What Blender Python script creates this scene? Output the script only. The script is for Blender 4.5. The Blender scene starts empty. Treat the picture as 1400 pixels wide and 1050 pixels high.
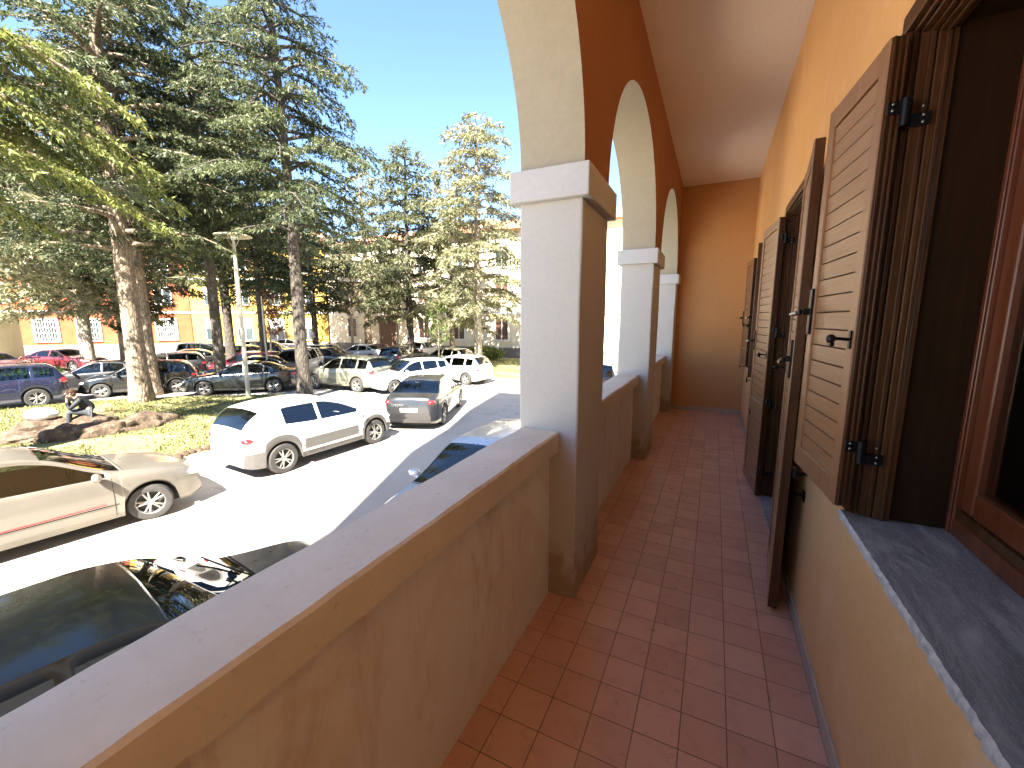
import bpy, bmesh, math, random
import numpy as np
from mathutils import Vector, Matrix, noise
R = math.radians
PI = math.pi
sc = bpy.context.scene
col = sc.collection
CAMH = 1.55
GZ = -1.75            # street level; the loggia floor is z = 0

# ------------------------------------------------------------------ helpers
def tag(o, label=None, cat=None, group=None, kind=None):
    if label: o['label'] = label
    if cat: o['category'] = cat
    if group: o['group'] = group
    if kind: o['kind'] = kind
    return o

def empty(name, loc=(0, 0, 0), rz=0.0, label=None, cat=None, group=None):
    o = bpy.data.objects.new(name, None)
    o.empty_display_size = 0.2
    col.objects.link(o)
    o.location = loc
    o.rotation_euler = (0, 0, rz)
    return tag(o, label, cat, group)

def mesh_obj(name, me, parent=None):
    o = bpy.data.objects.new(name, me)
    col.objects.link(o)
    if parent: o.parent = parent
    return o

class MB:
    """collects shapes that become ONE mesh object"""
    def __init__(s): s.v = []; s.f = []; s.m = []
    def add(s, vs, fs, mi=0):
        b = len(s.v); s.v += [tuple(p) for p in vs]
        for f in fs: s.f.append([b + i for i in f]); s.m.append(mi)
        return s
    def box(s, x0, x1, y0, y1, z0, z1, mi=0, M=None):
        vs = [Vector((x, y, z)) for z in (z0, z1) for y in (y0, y1) for x in (x0, x1)]
        if M is not None: vs = [M @ v for v in vs]
        return s.add(vs, [(0, 2, 3, 1), (4, 5, 7, 6), (0, 1, 5, 4), (2, 6, 7, 3), (0, 4, 6, 2), (1, 3, 7, 5)], mi)
    def tube(s, path, rad, n=8, mi=0, cap=True, jit=0.0, rng=None):
        P = [Vector(p) for p in path]; rings = []
        for i, p in enumerate(P):
            d = (P[min(i + 1, len(P) - 1)] - P[max(i - 1, 0)])
            if d.length < 1e-9: d = Vector((0, 0, 1))
            d.normalize()
            a = Vector((0, 0, 1)) if abs(d.z) < 0.9 else Vector((1, 0, 0))
            u = d.cross(a).normalized(); w = d.cross(u).normalized()
            r = rad[i] if isinstance(rad, (list, tuple)) else rad
            ring = []
            for k in range(n):
                t = 2 * PI * k / n
                rr = r * (1 + (rng.uniform(-jit, jit) if rng else 0))
                ring.append(p + u * math.cos(t) * rr + w * math.sin(t) * rr)
            rings.append(ring)
        vs = [v for r_ in rings for v in r_]; fs = []
        for i in range(len(P) - 1):
            for k in range(n):
                fs.append((i * n + k, (i + 1) * n + k, (i + 1) * n + (k + 1) % n, i * n + (k + 1) % n))
        if cap:
            fs.append(tuple(range(n))); fs.append(tuple((len(P) - 1) * n + k for k in reversed(range(n))))
        return s.add(vs, fs, mi)
    def lathe(s, prof, axis='Z', c=(0, 0, 0), n=24, mi=0):
        """prof: (radius, height) pairs"""
        vs = []; fs = []
        for r, z in prof:
            for k in range(n):
                t = 2 * PI * k / n; a, b = r * math.cos(t), r * math.sin(t)
                p = (a, b, z) if axis == 'Z' else ((a, z, b) if axis == 'Y' else (z, a, b))
                vs.append((p[0] + c[0], p[1] + c[1], p[2] + c[2]))
        for i in range(len(prof) - 1):
            for k in range(n):
                fs.append((i * n + k, i * n + (k + 1) % n, (i + 1) * n + (k + 1) % n, (i + 1) * n + k))
        return s.add(vs, fs, mi)
    def ell(s, c, r, n=12, m=8, mi=0, M=None):
        vs = []; fs = []
        for j in range(m + 1):
            ph = PI * j / m
            for k in range(n):
                t = 2 * PI * k / n
                p = Vector((r[0] * math.sin(ph) * math.cos(t), r[1] * math.sin(ph) * math.sin(t), r[2] * math.cos(ph)))
                if M is not None: p = M @ p
                vs.append(p + Vector(c))
        for j in range(m):
            for k in range(n):
                fs.append((j * n + k, (j + 1) * n + k, (j + 1) * n + (k + 1) % n, j * n + (k + 1) % n))
        return s.add(vs, fs, mi)
    def mesh(s, name, mats, smooth=False, sharp=None, recalc=True):
        me = bpy.data.meshes.new(name)
        me.from_pydata(s.v, [], s.f)
        for m in (mats if isinstance(mats, (list, tuple)) else [mats]): me.materials.append(m)
        me.polygons.foreach_set('material_index', s.m)
        if recalc:
            bm = bmesh.new(); bm.from_mesh(me)
            bmesh.ops.remove_doubles(bm, verts=bm.verts, dist=1e-5)
            bmesh.ops.recalc_face_normals(bm, faces=bm.faces)
            bm.to_mesh(me); bm.free()
        if smooth:
            me.polygons.foreach_set('use_smooth', [True] * len(me.polygons))
            if sharp: me.set_sharp_from_angle(angle=R(sharp))
        me.update()
        return me
    def build(s, name, mats, parent=None, smooth=False, sharp=None, bevel=0, recalc=True):
        o = mesh_obj(name, s.mesh(name, mats, smooth, sharp, recalc), parent)
        if bevel:
            b = o.modifiers.new('bevel', 'BEVEL'); b.width = bevel; b.segments = 2; b.limit_method = 'ANGLE'; b.angle_limit = R(40)
        return o

def wobble(o, cuts=9, amp=0.003, sc_=3.0):
    bm = bmesh.new(); bm.from_mesh(o.data)
    le = [e for e in bm.edges if e.calc_length() > 0.5]
    bmesh.ops.subdivide_edges(bm, edges=le, cuts=cuts * 2, use_grid_fill=True)
    for v in bm.verts:
        p = v.co * sc_; v.co += Vector((noise.noise(p), noise.noise(p + Vector((9, 0, 0))), 0)) * amp
    bm.to_mesh(o.data); bm.free()
def copy_tree(o, parent=None):
    c = o.copy(); col.objects.link(c); c.parent = parent
    for ch in list(o.children): copy_tree(ch, c)
    return c

# ------------------------------------------------------------------ materials
class NT:
    def __init__(s, name):
        s.m = bpy.data.materials.new(name); s.m.use_nodes = True
        s.t = s.m.node_tree; s.b = s.t.nodes['Principled BSDF']; s.out = s.t.nodes['Material Output']
        s.co = s.t.nodes.new('ShaderNodeTexCoord')
    def n(s, t, **kw):
        x = s.t.nodes.new(t)
        for k, v in kw.items(): setattr(x, k, v)
        return x
    def l(s, a, b): s.t.links.new(a, b)
    def map(s, scale=(1, 1, 1), coord='Object'):
        m = s.n('ShaderNodeMapping'); m.inputs['Scale'].default_value = scale
        s.l(s.co.outputs[coord], m.inputs[0]); return m.outputs[0]
    def noise(s, scale, detail=4, rough=0.55, vec=None, dist=0.0):
        x = s.n('ShaderNodeTexNoise'); x.inputs['Scale'].default_value = scale
        x.inputs['Detail'].default_value = detail; x.inputs['Roughness'].default_value = rough
        x.inputs['Distortion'].default_value = dist
        s.l(vec if vec is not None else s.co.outputs['Object'], x.inputs['Vector']); return x.outputs['Fac']
    def ramp(s, fac, stops):
        r = s.n('ShaderNodeValToRGB'); e = r.color_ramp.elements
        while len(e) < len(stops): e.new(0.5)
        for i, (p, c) in enumerate(stops):
            e[i].position = p; e[i].color = (*c, 1) if len(c) == 3 else c
        s.l(fac, r.inputs[0]); return r.outputs[0]
    def mix(s, fac, a, b, typ='MIX'):
        x = s.n('ShaderNodeMix', data_type='RGBA', blend_type=typ)
        for sock, v in ((x.inputs[0], fac), (x.inputs[6], a), (x.inputs[7], b)):
            if isinstance(v, (int, float)): sock.default_value = v
            elif isinstance(v, tuple): sock.default_value = (*v, 1) if len(v) == 3 else v
            else: s.l(v, sock)
        return x.outputs[2]
    def bump(s, h, strength=0.3, dist=0.01, prev=None):
        b = s.n('ShaderNodeBump'); b.inputs['Strength'].default_value = strength; b.inputs['Distance'].default_value = dist
        s.l(h, b.inputs['Height'])
        if prev is not None: s.l(prev, b.inputs['Normal'])
        return b.outputs[0]
    def set(s, color=None, rough=None, normal=None, **kw):
        if color is not None:
            if isinstance(color, tuple): s.b.inputs['Base Color'].default_value = (*color, 1)
            else: s.l(color, s.b.inputs['Base Color'])
        if rough is not None:
            if isinstance(rough, (int, float)): s.b.inputs['Roughness'].default_value = rough
            else: s.l(rough, s.b.inputs['Roughness'])
        if normal is not None: s.l(normal, s.b.inputs['Normal'])
        for k, v in kw.items(): s.b.inputs[k.replace('_', ' ')].default_value = v
        return s.m

def plain(name, c, rough=0.5, var=0.12, scale=6, bump=0.0, **kw):
    t = NT(name)
    f = t.noise(scale, 5)
    a = tuple(x * (1 - var) for x in c); b = tuple(min(1, x * (1 + var)) for x in c)
    cc = t.ramp(f, [(0.3, a), (0.7, b)])
    nrm = t.bump(t.noise(scale * 14, 3), bump, 0.004) if bump else None
    return t.set(cc, rough, nrm, **kw)

def plaster(name, c, c2, stain=None, stain_amt=0.5, fine=0.22, thr=(0.56, 0.72), sscale=2.2, seed=(0, 0, 0), foot=False):
    t = NT(name)
    mp = t.n('ShaderNodeMapping'); mp.inputs['Location'].default_value = seed
    t.l(t.co.outputs['Object'], mp.inputs[0]); v = mp.outputs[0]
    base = t.ramp(t.noise(1.1, 6, 0.6, v), [(0.3, c), (0.7, c2)])
    fleck = t.ramp(t.noise(38, 4, 0.6, v), [(0.35, (0.94, 0.94, 0.94)), (0.65, (1, 1, 1))])
    base = t.mix(1.0, base, fleck, 'MULTIPLY')
    if stain:
        f = t.ramp(t.noise(sscale, 8, 0.68, v, 0.6), [(thr[0], (0, 0, 0)), (thr[1], (stain_amt,) * 3)])
        base = t.mix(f, base, stain)
    if foot:      # splashed and scuffed band near the floor
        sx = t.n('ShaderNodeSeparateXYZ'); t.l(t.co.outputs['Object'], sx.inputs[0])
        mr = t.n('ShaderNodeMapRange'); t.l(sx.outputs[2], mr.inputs[0]); mr.inputs[1].default_value = 0.55; mr.inputs[2].default_value = 0.0; mr.inputs[3].default_value = 0.0; mr.inputs[4].default_value = 0.42
        ad = t.n('ShaderNodeMath', operation='ADD'); t.l(t.noise(7, 8, 0.72, v, 0.8), ad.inputs[0]); t.l(mr.outputs[0], ad.inputs[1])
        f = t.ramp(ad.outputs[0], [(0.66, (0, 0, 0)), (0.86, (0.8,) * 3)])
        base = t.mix(f, base, (0.34, 0.23, 0.15))
    n1 = t.bump(t.noise(160, 2, 0.5, v), fine, 0.002)
    n2 = t.bump(t.noise(6, 4, 0.5, v), 0.25, 0.012, n1)
    return t.set(base, 0.85, n2)

M = {}
M['inner_wall'] = plaster('ochre_plaster', (0.78, 0.41, 0.155), (0.84, 0.48, 0.205), (0.88, 0.62, 0.40), 0.55, sscale=1.3)
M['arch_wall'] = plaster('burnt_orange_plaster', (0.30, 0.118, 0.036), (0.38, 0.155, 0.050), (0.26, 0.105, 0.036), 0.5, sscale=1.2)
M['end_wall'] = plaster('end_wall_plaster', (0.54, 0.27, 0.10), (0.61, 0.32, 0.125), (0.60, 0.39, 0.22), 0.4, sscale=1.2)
M['ceiling'] = plaster('pink_ceiling_plaster', (0.82, 0.72, 0.63), (0.86, 0.77, 0.69), (0.88, 0.80, 0.72), 0.4, sscale=0.8)
M['pillar'] = plaster('cream_pillar_plaster', (0.52, 0.495, 0.45), (0.58, 0.555, 0.51), (0.38, 0.28, 0.19), 0.5, thr=(0.64, 0.78), sscale=3, foot=True)
M['capital'] = plaster('white_capital_plaster', (0.56, 0.545, 0.52), (0.62, 0.605, 0.58))
M['soffit'] = plaster('cream_soffit_plaster', (0.40, 0.345, 0.245), (0.46, 0.40, 0.29), fine=0.45)
M['facade'] = plaster('facade_plaster', (0.62, 0.36, 0.14), (0.68, 0.40, 0.16))
M['shade_slab'] = plain('shade_slab_board', (0.4, 0.3, 0.22), 0.8)

def parapet_mat():
    t = NT('worn_parapet_plaster')
    v = t.co.outputs['Object']
    base = t.ramp(t.noise(1.4, 6, 0.6, v), [(0.3, (0.74, 0.69, 0.61)), (0.7, (0.82, 0.77, 0.70))])
    # patches where the paint has been touched up or has peeled
    m1 = t.ramp(t.noise(1.9, 7, 0.62, v, 0.8), [(0.52, (0, 0, 0)), (0.56, (0.7,) * 3)])
    base = t.mix(m1, base, (0.74, 0.64, 0.54))
    mp = t.map((1.6, 1.6, 0.55))
    m2 = t.ramp(t.noise(2.2, 8, 0.75, mp, 1.2), [(0.52, (0, 0, 0)), (0.72, (0.6,) * 3)])
    base = t.mix(m2, base, (0.44, 0.27, 0.17))
    m3 = t.ramp(t.noise(21, 4, 0.7, v), [(0.70, (0, 0, 0)), (0.76, (0.6,) * 3)])
    base = t.mix(m3, base, (0.30, 0.19, 0.12))
    n = t.bump(t.noise(5, 6, 0.6, v), 0.35, 0.02, t.bump(t.noise(120, 2), 0.3, 0.002))
    return t.set(base, 0.85, n)
M['parapet'] = parapet_mat()

def coping_mat():
    t = NT('concrete_coping')
    v = t.co.outputs['Object']
    base = t.ramp(t.noise(3, 7, 0.65, v), [(0.3, (0.66, 0.58, 0.46)), (0.7, (0.78, 0.695, 0.565))])
    sp = t.ramp(t.noise(34, 6, 0.75, v), [(0.60, (0, 0, 0)), (0.70, (0.5,) * 3)])
    base = t.mix(sp, base, (0.36, 0.31, 0.26))
    st = t.ramp(t.noise(1.6, 6, 0.7, v, 1.0), [(0.55, (0, 0, 0)), (0.75, (0.35,) * 3)])
    base = t.mix(st, base, (0.45, 0.38, 0.31))
    # a few hairline cracks
    vo = t.n('ShaderNodeTexVoronoi', feature='DISTANCE_TO_EDGE'); vo.inputs['Scale'].default_value = 1.7
    t.l(t.mix(0.30, v, t.n('ShaderNodeTexNoise').outputs['Color']), vo.inputs['Vector'])
    cr = t.mix(1.0, t.ramp(vo.outputs['Distance'], [(0.0, (0.45,) * 3), (0.004, (0, 0, 0))]), t.ramp(t.noise(1.9, 3, 0.5, v), [(0.60, (0, 0, 0)), (0.64, (1, 1, 1))]), 'MULTIPLY')
    base = t.mix(cr, base, (0.30, 0.26, 0.22))
    n = t.bump(t.noise(40, 5, 0.6, v), 0.35, 0.004, t.bump(t.noise(8, 3), 0.3, 0.012))
    return t.set(base, 0.8, n)
M['coping'] = coping_mat()

def tile_mat():
    t = NT('terracotta_tiles')
    S = 0.1615
    mp = t.n('ShaderNodeMapping'); mp.inputs['Location'].default_value = (0.02 + S * 20, -1.595 + S * 20, 0)
    t.l(t.co.outputs['Object'], mp.inputs[0])
    br = t.n('ShaderNodeTexBrick', offset=0.0, squash=1.0)
    for k, v_ in (('Scale', 1.0), ('Mortar Size', 0.0022), ('Mortar Smooth', 0.25), ('Bias', 0.0), ('Brick Width', S), ('Row Height', S)): br.inputs[k].default_value = v_
    br.inputs['Color1'].default_value = (0.66, 0.37, 0.265, 1); br.inputs['Color2'].default_value = (0.55, 0.285, 0.20, 1)
    br.inputs['Mortar'].default_value = (0.22, 0.12, 0.09, 1)
    t.l(mp.outputs[0], br.inputs['Vector'])
    mot = t.ramp(t.noise(9, 7, 0.7), [(0.25, (0.80, 0.80, 0.82)), (0.5, (1, 1, 1)), (0.8, (1.0, 1.02, 1.08))])
    c = t.mix(1.0, br.outputs['Color'], mot, 'MULTIPLY')
    dust = t.ramp(t.noise(1.6, 7, 0.65, None, 0.6), [(0.5, (0, 0, 0)), (0.8, (0.38,) * 3)])
    c = t.mix(dust, c, (0.56, 0.40, 0.33))
    dk = t.ramp(t.noise(46, 3, 0.6), [(0.72, (0, 0, 0)), (0.78, (0.5,) * 3)])
    c = t.mix(dk, c, (0.13, 0.06, 0.045))
    ro = t.ramp(t.noise(14, 5, 0.7), [(0.3, (0.24,) * 3), (0.7, (0.44,) * 3)])
    inv = t.n('ShaderNodeMath', operation='SUBTRACT'); inv.inputs[0].default_value = 1.0; t.l(br.outputs['Fac'], inv.inputs[1])
    n = t.bump(inv.outputs[0], 0.8, 0.003, t.bump(t.noise(30, 5, 0.7), 0.25, 0.003))
    return t.set(c, ro, n)
M['tiles'] = tile_mat()
M['skirting'] = plain('grey_skirting', (0.46, 0.37, 0.29), 0.5, 0.15, 12, 0.2)

def marble_mat():
    t = NT('grey_marble')
    mp = t.map((5.0, 1.3, 4.0))
    mp.node.inputs['Rotation'].default_value = (0, 0, 0.5)
    a = t.ramp(t.noise(1.5, 8, 0.62, mp, 2.4), [(0.25, (0.15, 0.145, 0.145)), (0.45, (0.24, 0.232, 0.23)), (0.62, (0.38, 0.37, 0.36)), (0.78, (0.56, 0.54, 0.52))])
    v = t.ramp(t.noise(3.0, 5, 0.7, t.map((9, 1.4, 5)), 3.0), [(0.49, (0, 0, 0)), (0.505, (0.6,) * 3), (0.52, (0, 0, 0))])
    c = t.mix(v, a, (0.66, 0.66, 0.68))
    st = t.ramp(t.noise(5, 6, 0.7), [(0.6, (0, 0, 0)), (0.75, (0.4,) * 3)])
    c = t.mix(st, c, (0.30, 0.27, 0.24))
    n = t.bump(t.noise(25, 6, 0.7), 0.15, 0.003)
    return t.set(c, t.ramp(t.noise(8, 5), [(0.3, (0.28,) * 3), (0.7, (0.5,) * 3)]), n)
M['marble'] = marble_mat()
M['marble_edge'] = plain('broken_marble_edge', (0.66, 0.62, 0.58), 0.8, 0.25, 40, 0.9)

def wood_mat(name, dark, light, rough=0.38, axis=(14, 14, 0.7)):
    t = NT(name)
    mp = t.map(axis)
    c = t.ramp(t.noise(2.2, 8, 0.66, mp, 1.4), [(0.28, dark), (0.72, light)])
    g = t.ramp(t.noise(9, 4, 0.7, mp), [(0.35, (0.82,) * 3), (0.6, (1, 1, 1))])
    c = t.mix(1.0, c, g, 'MULTIPLY')
    n = t.bump(t.noise(9, 4, 0.7, mp), 0.12, 0.002)
    return t.set(c, rough, n, Coat_Weight=0.15, Coat_Roughness=0.25)
M['shutter'] = wood_mat('shutter_brown', (0.27, 0.130, 0.058), (0.37, 0.185, 0.088), 0.45)
M['slat'] = wood_mat('slat_brown', (0.28, 0.138, 0.062), (0.39, 0.200, 0.096), 0.45, (0.7, 0.7, 14))
M['frame'] = wood_mat('frame_brown', (0.042, 0.015, 0.006), (0.125, 0.052, 0.018), 0.28)
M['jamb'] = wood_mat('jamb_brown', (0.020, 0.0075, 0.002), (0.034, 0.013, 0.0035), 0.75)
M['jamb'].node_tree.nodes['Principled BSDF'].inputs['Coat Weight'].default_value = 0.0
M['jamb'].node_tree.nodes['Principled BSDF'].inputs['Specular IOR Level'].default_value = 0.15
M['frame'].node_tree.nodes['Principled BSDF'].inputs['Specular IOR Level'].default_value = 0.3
M['sash'] = wood_mat('mahogany_sash', (0.12, 0.030, 0.011), (0.19, 0.052, 0.020), 0.28)
M['iron'] = plain('black_iron', (0.012, 0.012, 0.014), 0.38, 0.2, 30, 0.1, Metallic=0.6)
M['steel'] = plain('screw_steel', (0.55, 0.54, 0.52), 0.3, 0.1, 30, Metallic=1.0)

def glass_mat(name, tint, refl=0.10, rough=0.02):
    t = NT(name)
    tr = t.n('ShaderNodeBsdfTransparent'); tr.inputs[0].default_value = (*tint, 1)
    gl = t.n('ShaderNodeBsdfGlossy'); gl.inputs['Roughness'].default_value = rough; gl.inputs[0].default_value = (1, 1, 1, 1)
    fr = t.n('ShaderNodeFresnel'); fr.inputs[0].default_value = 1.5
    ad = t.n('ShaderNodeMath', operation='ADD'); ad.use_clamp = True; ad.inputs[1].default_value = refl; t.l(fr.outputs[0], ad.inputs[0])
    mx = t.n('ShaderNodeMixShader'); t.l(ad.outputs[0], mx.inputs[0]); t.l(tr.outputs[0], mx.inputs[1]); t.l(gl.outputs[0], mx.inputs[2])
    t.l(mx.outputs[0], t.out.inputs['Surface'])
    return t.m
M['pane'] = glass_mat('window_pane', (0.55, 0.58, 0.58), 0.06)
M['carglass'] = glass_mat('car_glass', (0.30, 0.34, 0.33), 0.05)
M['farglass'] = plain('facade_glass', (0.035, 0.05, 0.055), 0.06, 0.2, 3)

def ground_mat():
    t = NT('worn_asphalt')
    v = t.co.outputs['Object']
    c = t.ramp(t.noise(0.35, 8, 0.65, v), [(0.3, (0.40, 0.37, 0.32)), (0.7, (0.50, 0.47, 0.42))])
    g = t.ramp(t.noise(60, 3, 0.7, v), [(0.3, (0.80,) * 3), (0.7, (1.1,) * 3)])
    c = t.mix(1.0, c, g, 'MULTIPLY')
    vo = t.n('ShaderNodeTexVoronoi', feature='DISTANCE_TO_EDGE'); vo.inputs['Scale'].default_value = 0.42
    dv = t.n('ShaderNodeVectorMath', operation='MULTIPLY_ADD'); nz = t.n('ShaderNodeTexNoise'); nz.inputs['Scale'].default_value = 0.9; nz.inputs['Detail'].default_value = 6
    t.l(v, nz.inputs['Vector']); t.l(nz.outputs['Color'], dv.inputs[0]); dv.inputs[1].default_value = (1.6, 1.6, 1.6); t.l(v, dv.inputs[2])
    t.l(dv.outputs[0], vo.inputs['Vector'])
    cr = t.mix(1.0, t.ramp(vo.outputs['Distance'], [(0.0, (0.6,) * 3), (0.010, (0, 0, 0))]), t.ramp(t.noise(0.6, 3, 0.5, v), [(0.50, (0, 0, 0)), (0.56, (1, 1, 1))]), 'MULTIPLY')
    c = t.mix(cr, c, (0.10, 0.095, 0.085))
    pt = t.ramp(t.noise(0.9, 5, 0.6, v, 0.5), [(0.60, (0, 0, 0)), (0.63, (0.35,) * 3)])
    c = t.mix(pt, c, (0.19, 0.18, 0.165))
    return t.set(c, 0.85, t.bump(t.noise(90, 3, 0.7, v), 0.5, 0.01))
M['road'] = ground_mat()

def grass_ground():
    t = NT('dry_grass_ground')
    v = t.co.outputs['Object']
    c = t.ramp(t.noise(0.8, 8, 0.7, v), [(0.25, (0.12, 0.135, 0.040)), (0.5, (0.19, 0.19, 0.070)), (0.75, (0.28, 0.25, 0.125))])
    e = t.ramp(t.noise(0.5, 7, 0.7, v, 0.5), [(0.56, (0, 0, 0)), (0.66, (0.85,) * 3)])
    c = t.mix(e, c, (0.27, 0.155, 0.095))
    return t.set(c, 0.95, t.bump(t.noise(25, 6, 0.8, v), 0.8, 0.05))
M['grass'] = grass_ground()

def leaf_mat(name, stops, scale=0.55, transl=0.35, island=True):
    t = NT(name)
    f = t.noise(scale, 5, 0.6)
    if island:
        g = t.n('ShaderNodeNewGeometry')
        a = t.n('ShaderNodeMath', operation='MULTIPLY_ADD'); a.inputs[1].default_value = 0.45
        sb = t.n('ShaderNodeMath', operation='SUBTRACT'); t.l(f, sb.inputs[0]); sb.inputs[1].default_value = 0.22
        t.l(g.outputs['Random Per Island'], a.inputs[0]); t.l(sb.outputs[0], a.inputs[2]); f = a.outputs[0]
    c = t.ramp(f, stops)
    df = t.n('ShaderNodeBsdfPrincipled'); t.l(c, df.inputs['Base Color']); df.inputs['Roughness'].default_value = 0.6
    tr = t.n('ShaderNodeBsdfTranslucent'); t.l(c, tr.inputs[0])
    mx = t.n('ShaderNodeMixShader'); mx.inputs[0].default_value = transl
    t.l(df.outputs[0], mx.inputs[1]); t.l(tr.outputs[0], mx.inputs[2]); t.l(mx.outputs[0], t.out.inputs['Surface'])
    t.t.nodes.remove(t.b)
    return t.m
M['cedar_green'] = leaf_mat('cedar_green_needles', [(0.25, (0.045, 0.065, 0.014)), (0.5, (0.115, 0.145, 0.030)), (0.75, (0.21, 0.225, 0.055))])
M['cedar_dark'] = leaf_mat('cedar_dark_needles', [(0.25, (0.020, 0.035, 0.014)), (0.5, (0.046, 0.066, 0.026)), (0.78, (0.095, 0.115, 0.045))])
M['cedar_blue'] = leaf_mat('cedar_blue_needles', [(0.25, (0.028, 0.042, 0.018)), (0.5, (0.064, 0.084, 0.034)), (0.78, (0.13, 0.150, 0.062))])
M['cedar_olive'] = leaf_mat('cedar_olive_needles', [(0.25, (0.036, 0.046, 0.018)), (0.5, (0.080, 0.090, 0.038)), (0.78, (0.155, 0.155, 0.072))])
M['cedar_pale'] = leaf_mat('cedar_pale_needles', [(0.25, (0.085, 0.095, 0.045)), (0.5, (0.17, 0.175, 0.085)), (0.78, (0.29, 0.27, 0.15))])
M['shrub'] = leaf_mat('shrub_leaves', [(0.25, (0.05, 0.10, 0.015)), (0.5, (0.11, 0.19, 0.03)), (0.75, (0.20, 0.28, 0.06))], 2)
M['redleaf'] = leaf_mat('reddish_leaves', [(0.25, (0.16, 0.05, 0.03)), (0.5, (0.28, 0.11, 0.06)), (0.75, (0.40, 0.22, 0.12))], 2)
M['blade'] = leaf_mat('grass_blades', [(0.25, (0.11, 0.135, 0.035)), (0.5, (0.19, 0.20, 0.065)), (0.78, (0.33, 0.29, 0.15))], 0.7, 0.5)

def bark_mat(name, a, b):
    t = NT(name)
    mp = t.map((1, 1, 0.35))
    c = t.ramp(t.noise(7, 8, 0.72, mp, 0.5), [(0.3, a), (0.55, b), (0.78, tuple(min(1, x * 1.5) for x in b))])
    vo = t.n('ShaderNodeTexVoronoi', feature='DISTANCE_TO_EDGE'); vo.inputs['Scale'].default_value = 9
    t.l(mp, vo.inputs['Vector'])
    cr = t.ramp(vo.outputs['Distance'], [(0, (0, 0, 0)), (0.12, (1, 1, 1))])
    c = t.mix(0.6, c, t.mix(1.0, c, cr, 'MULTIPLY'))
    return t.set(c, 0.95, t.bump(vo.outputs['Distance'], 0.9, 0.06, t.bump(t.noise(20, 6, 0.7, mp), 0.8, 0.03)))
M['bark'] = bark_mat('grey_brown_bark', (0.13, 0.095, 0.065), (0.26, 0.20, 0.145))
M['bark_dark'] = bark_mat('dark_bark', (0.036, 0.030, 0.025), (0.080, 0.067, 0.054))
M['bark_pale'] = bark_mat('pale_bark', (0.26, 0.22, 0.17), (0.42, 0.36, 0.28))

def rock_mat():
    t = NT('rough_limestone')
    c = t.ramp(t.noise(3, 8, 0.7), [(0.3, (0.035, 0.022, 0.014)), (0.5, (0.10, 0.068, 0.044)), (0.68, (0.24, 0.18, 0.13))])
    vo = t.n('ShaderNodeTexVoronoi'); vo.inputs['Scale'].default_value = 5; t.l(t.co.outputs['Object'], vo.inputs['Vector'])
    return t.set(c, 0.9, t.bump(t.noise(7, 8, 0.75), 1.0, 0.12))
M['rock'] = rock_mat()
M['kerbstone'] = plain('kerb_concrete', (0.36, 0.34, 0.30), 0.85, 0.15, 6, 0.4)

def paint(name, c, metallic=0.0, rough=0.35, coat=1.0):
    t = NT(name)
    d = t.ramp(t.noise(2.2, 6, 0.65), [(0.35, tuple(x * 0.94 for x in c)), (0.7, tuple(min(1, x * 1.03) for x in c))])
    ro = t.ramp(t.noise(5, 5, 0.7), [(0.3, (rough * 0.85,) * 3), (0.7, (rough * 1.2,) * 3)])
    return t.set(d, ro, None, Metallic=metallic, Coat_Weight=coat, Coat_Roughness=0.07)
PAINT = {
    'champagne': paint('champagne_paint', (0.165, 0.152, 0.130), 0.45, 0.42, 0.6),
    'white': paint('white_paint', (0.66, 0.66, 0.66), 0.0, 0.4),
    'black': paint('black_paint', (0.010, 0.011, 0.012), 0.0, 0.25),
    'darkgreen': paint('near_black_paint', (0.022, 0.024, 0.022), 0.3, 0.30, 0.8),
    'navy': paint('navy_paint', (0.012, 0.016, 0.045), 0.2, 0.25),
    'silver': paint('silver_paint', (0.50, 0.51, 0.53), 0.7, 0.32),
    'paleblue': paint('pale_blue_silver_paint', (0.60, 0.64, 0.70), 0.35, 0.3),
    'grey': paint('mid_grey_paint', (0.10, 0.10, 0.105), 0.6, 0.3),
    'darkgrey': paint('dark_grey_paint', (0.035, 0.035, 0.038), 0.5, 0.3),
    'olive': paint('olive_grey_paint', (0.22, 0.22, 0.17), 0.5, 0.35),
    'red': paint('red_paint', (0.55, 0.02, 0.03), 0.0, 0.3),
    'maroon': paint('maroon_paint', (0.13, 0.02, 0.025), 0.3, 0.3),
}
M['cladding'] = plain('grey_plastic', (0.07, 0.068, 0.066), 0.6, 0.1, 20, 0.1)
M['under'] = plain('underbody', (0.012, 0.012, 0.012), 0.9)
M['rubber'] = plain('tyre_rubber', (0.030, 0.029, 0.028), 0.75, 0.2, 12, 0.3)
M['rim'] = plain('alloy_rim', (0.30, 0.295, 0.28), 0.32, 0.1, 8, Metallic=0.7)
M['rimdark'] = plain('rim_well', (0.03, 0.03, 0.03), 0.7)
M['redlamp'] = plain('red_lens', (0.50, 0.015, 0.02), 0.12, 0.1, 8, Coat_Weight=0.8)
M['clearlamp'] = plain('clear_lens', (0.62, 0.64, 0.65), 0.1, 0.15, 12, Metallic=0.4, Coat_Weight=1.0)
M['plate'] = plain('number_plate', (0.72, 0.72, 0.68), 0.5, 0.04)
M['seat'] = plain('seat_fabric', (0.045, 0.045, 0.05), 0.9, 0.2, 10, 0.3)
M['lamp_metal'] = plain('galvanised_post', (0.42, 0.40, 0.34), 0.55, 0.12, 5, 0.1, Metallic=0.3)
M['lamp_disc'] = plain('lamp_disc', (0.55, 0.50, 0.36), 0.5, 0.1, 5)
M['white_frame'] = plain('white_surround', (0.72, 0.71, 0.68), 0.6, 0.06, 2)
M['blind'] = plain('white_blind', (0.66, 0.66, 0.64), 0.7, 0.06, 3)
M['brownwood'] = plain('brown_window', (0.09, 0.045, 0.03), 0.5, 0.15, 4)
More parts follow.
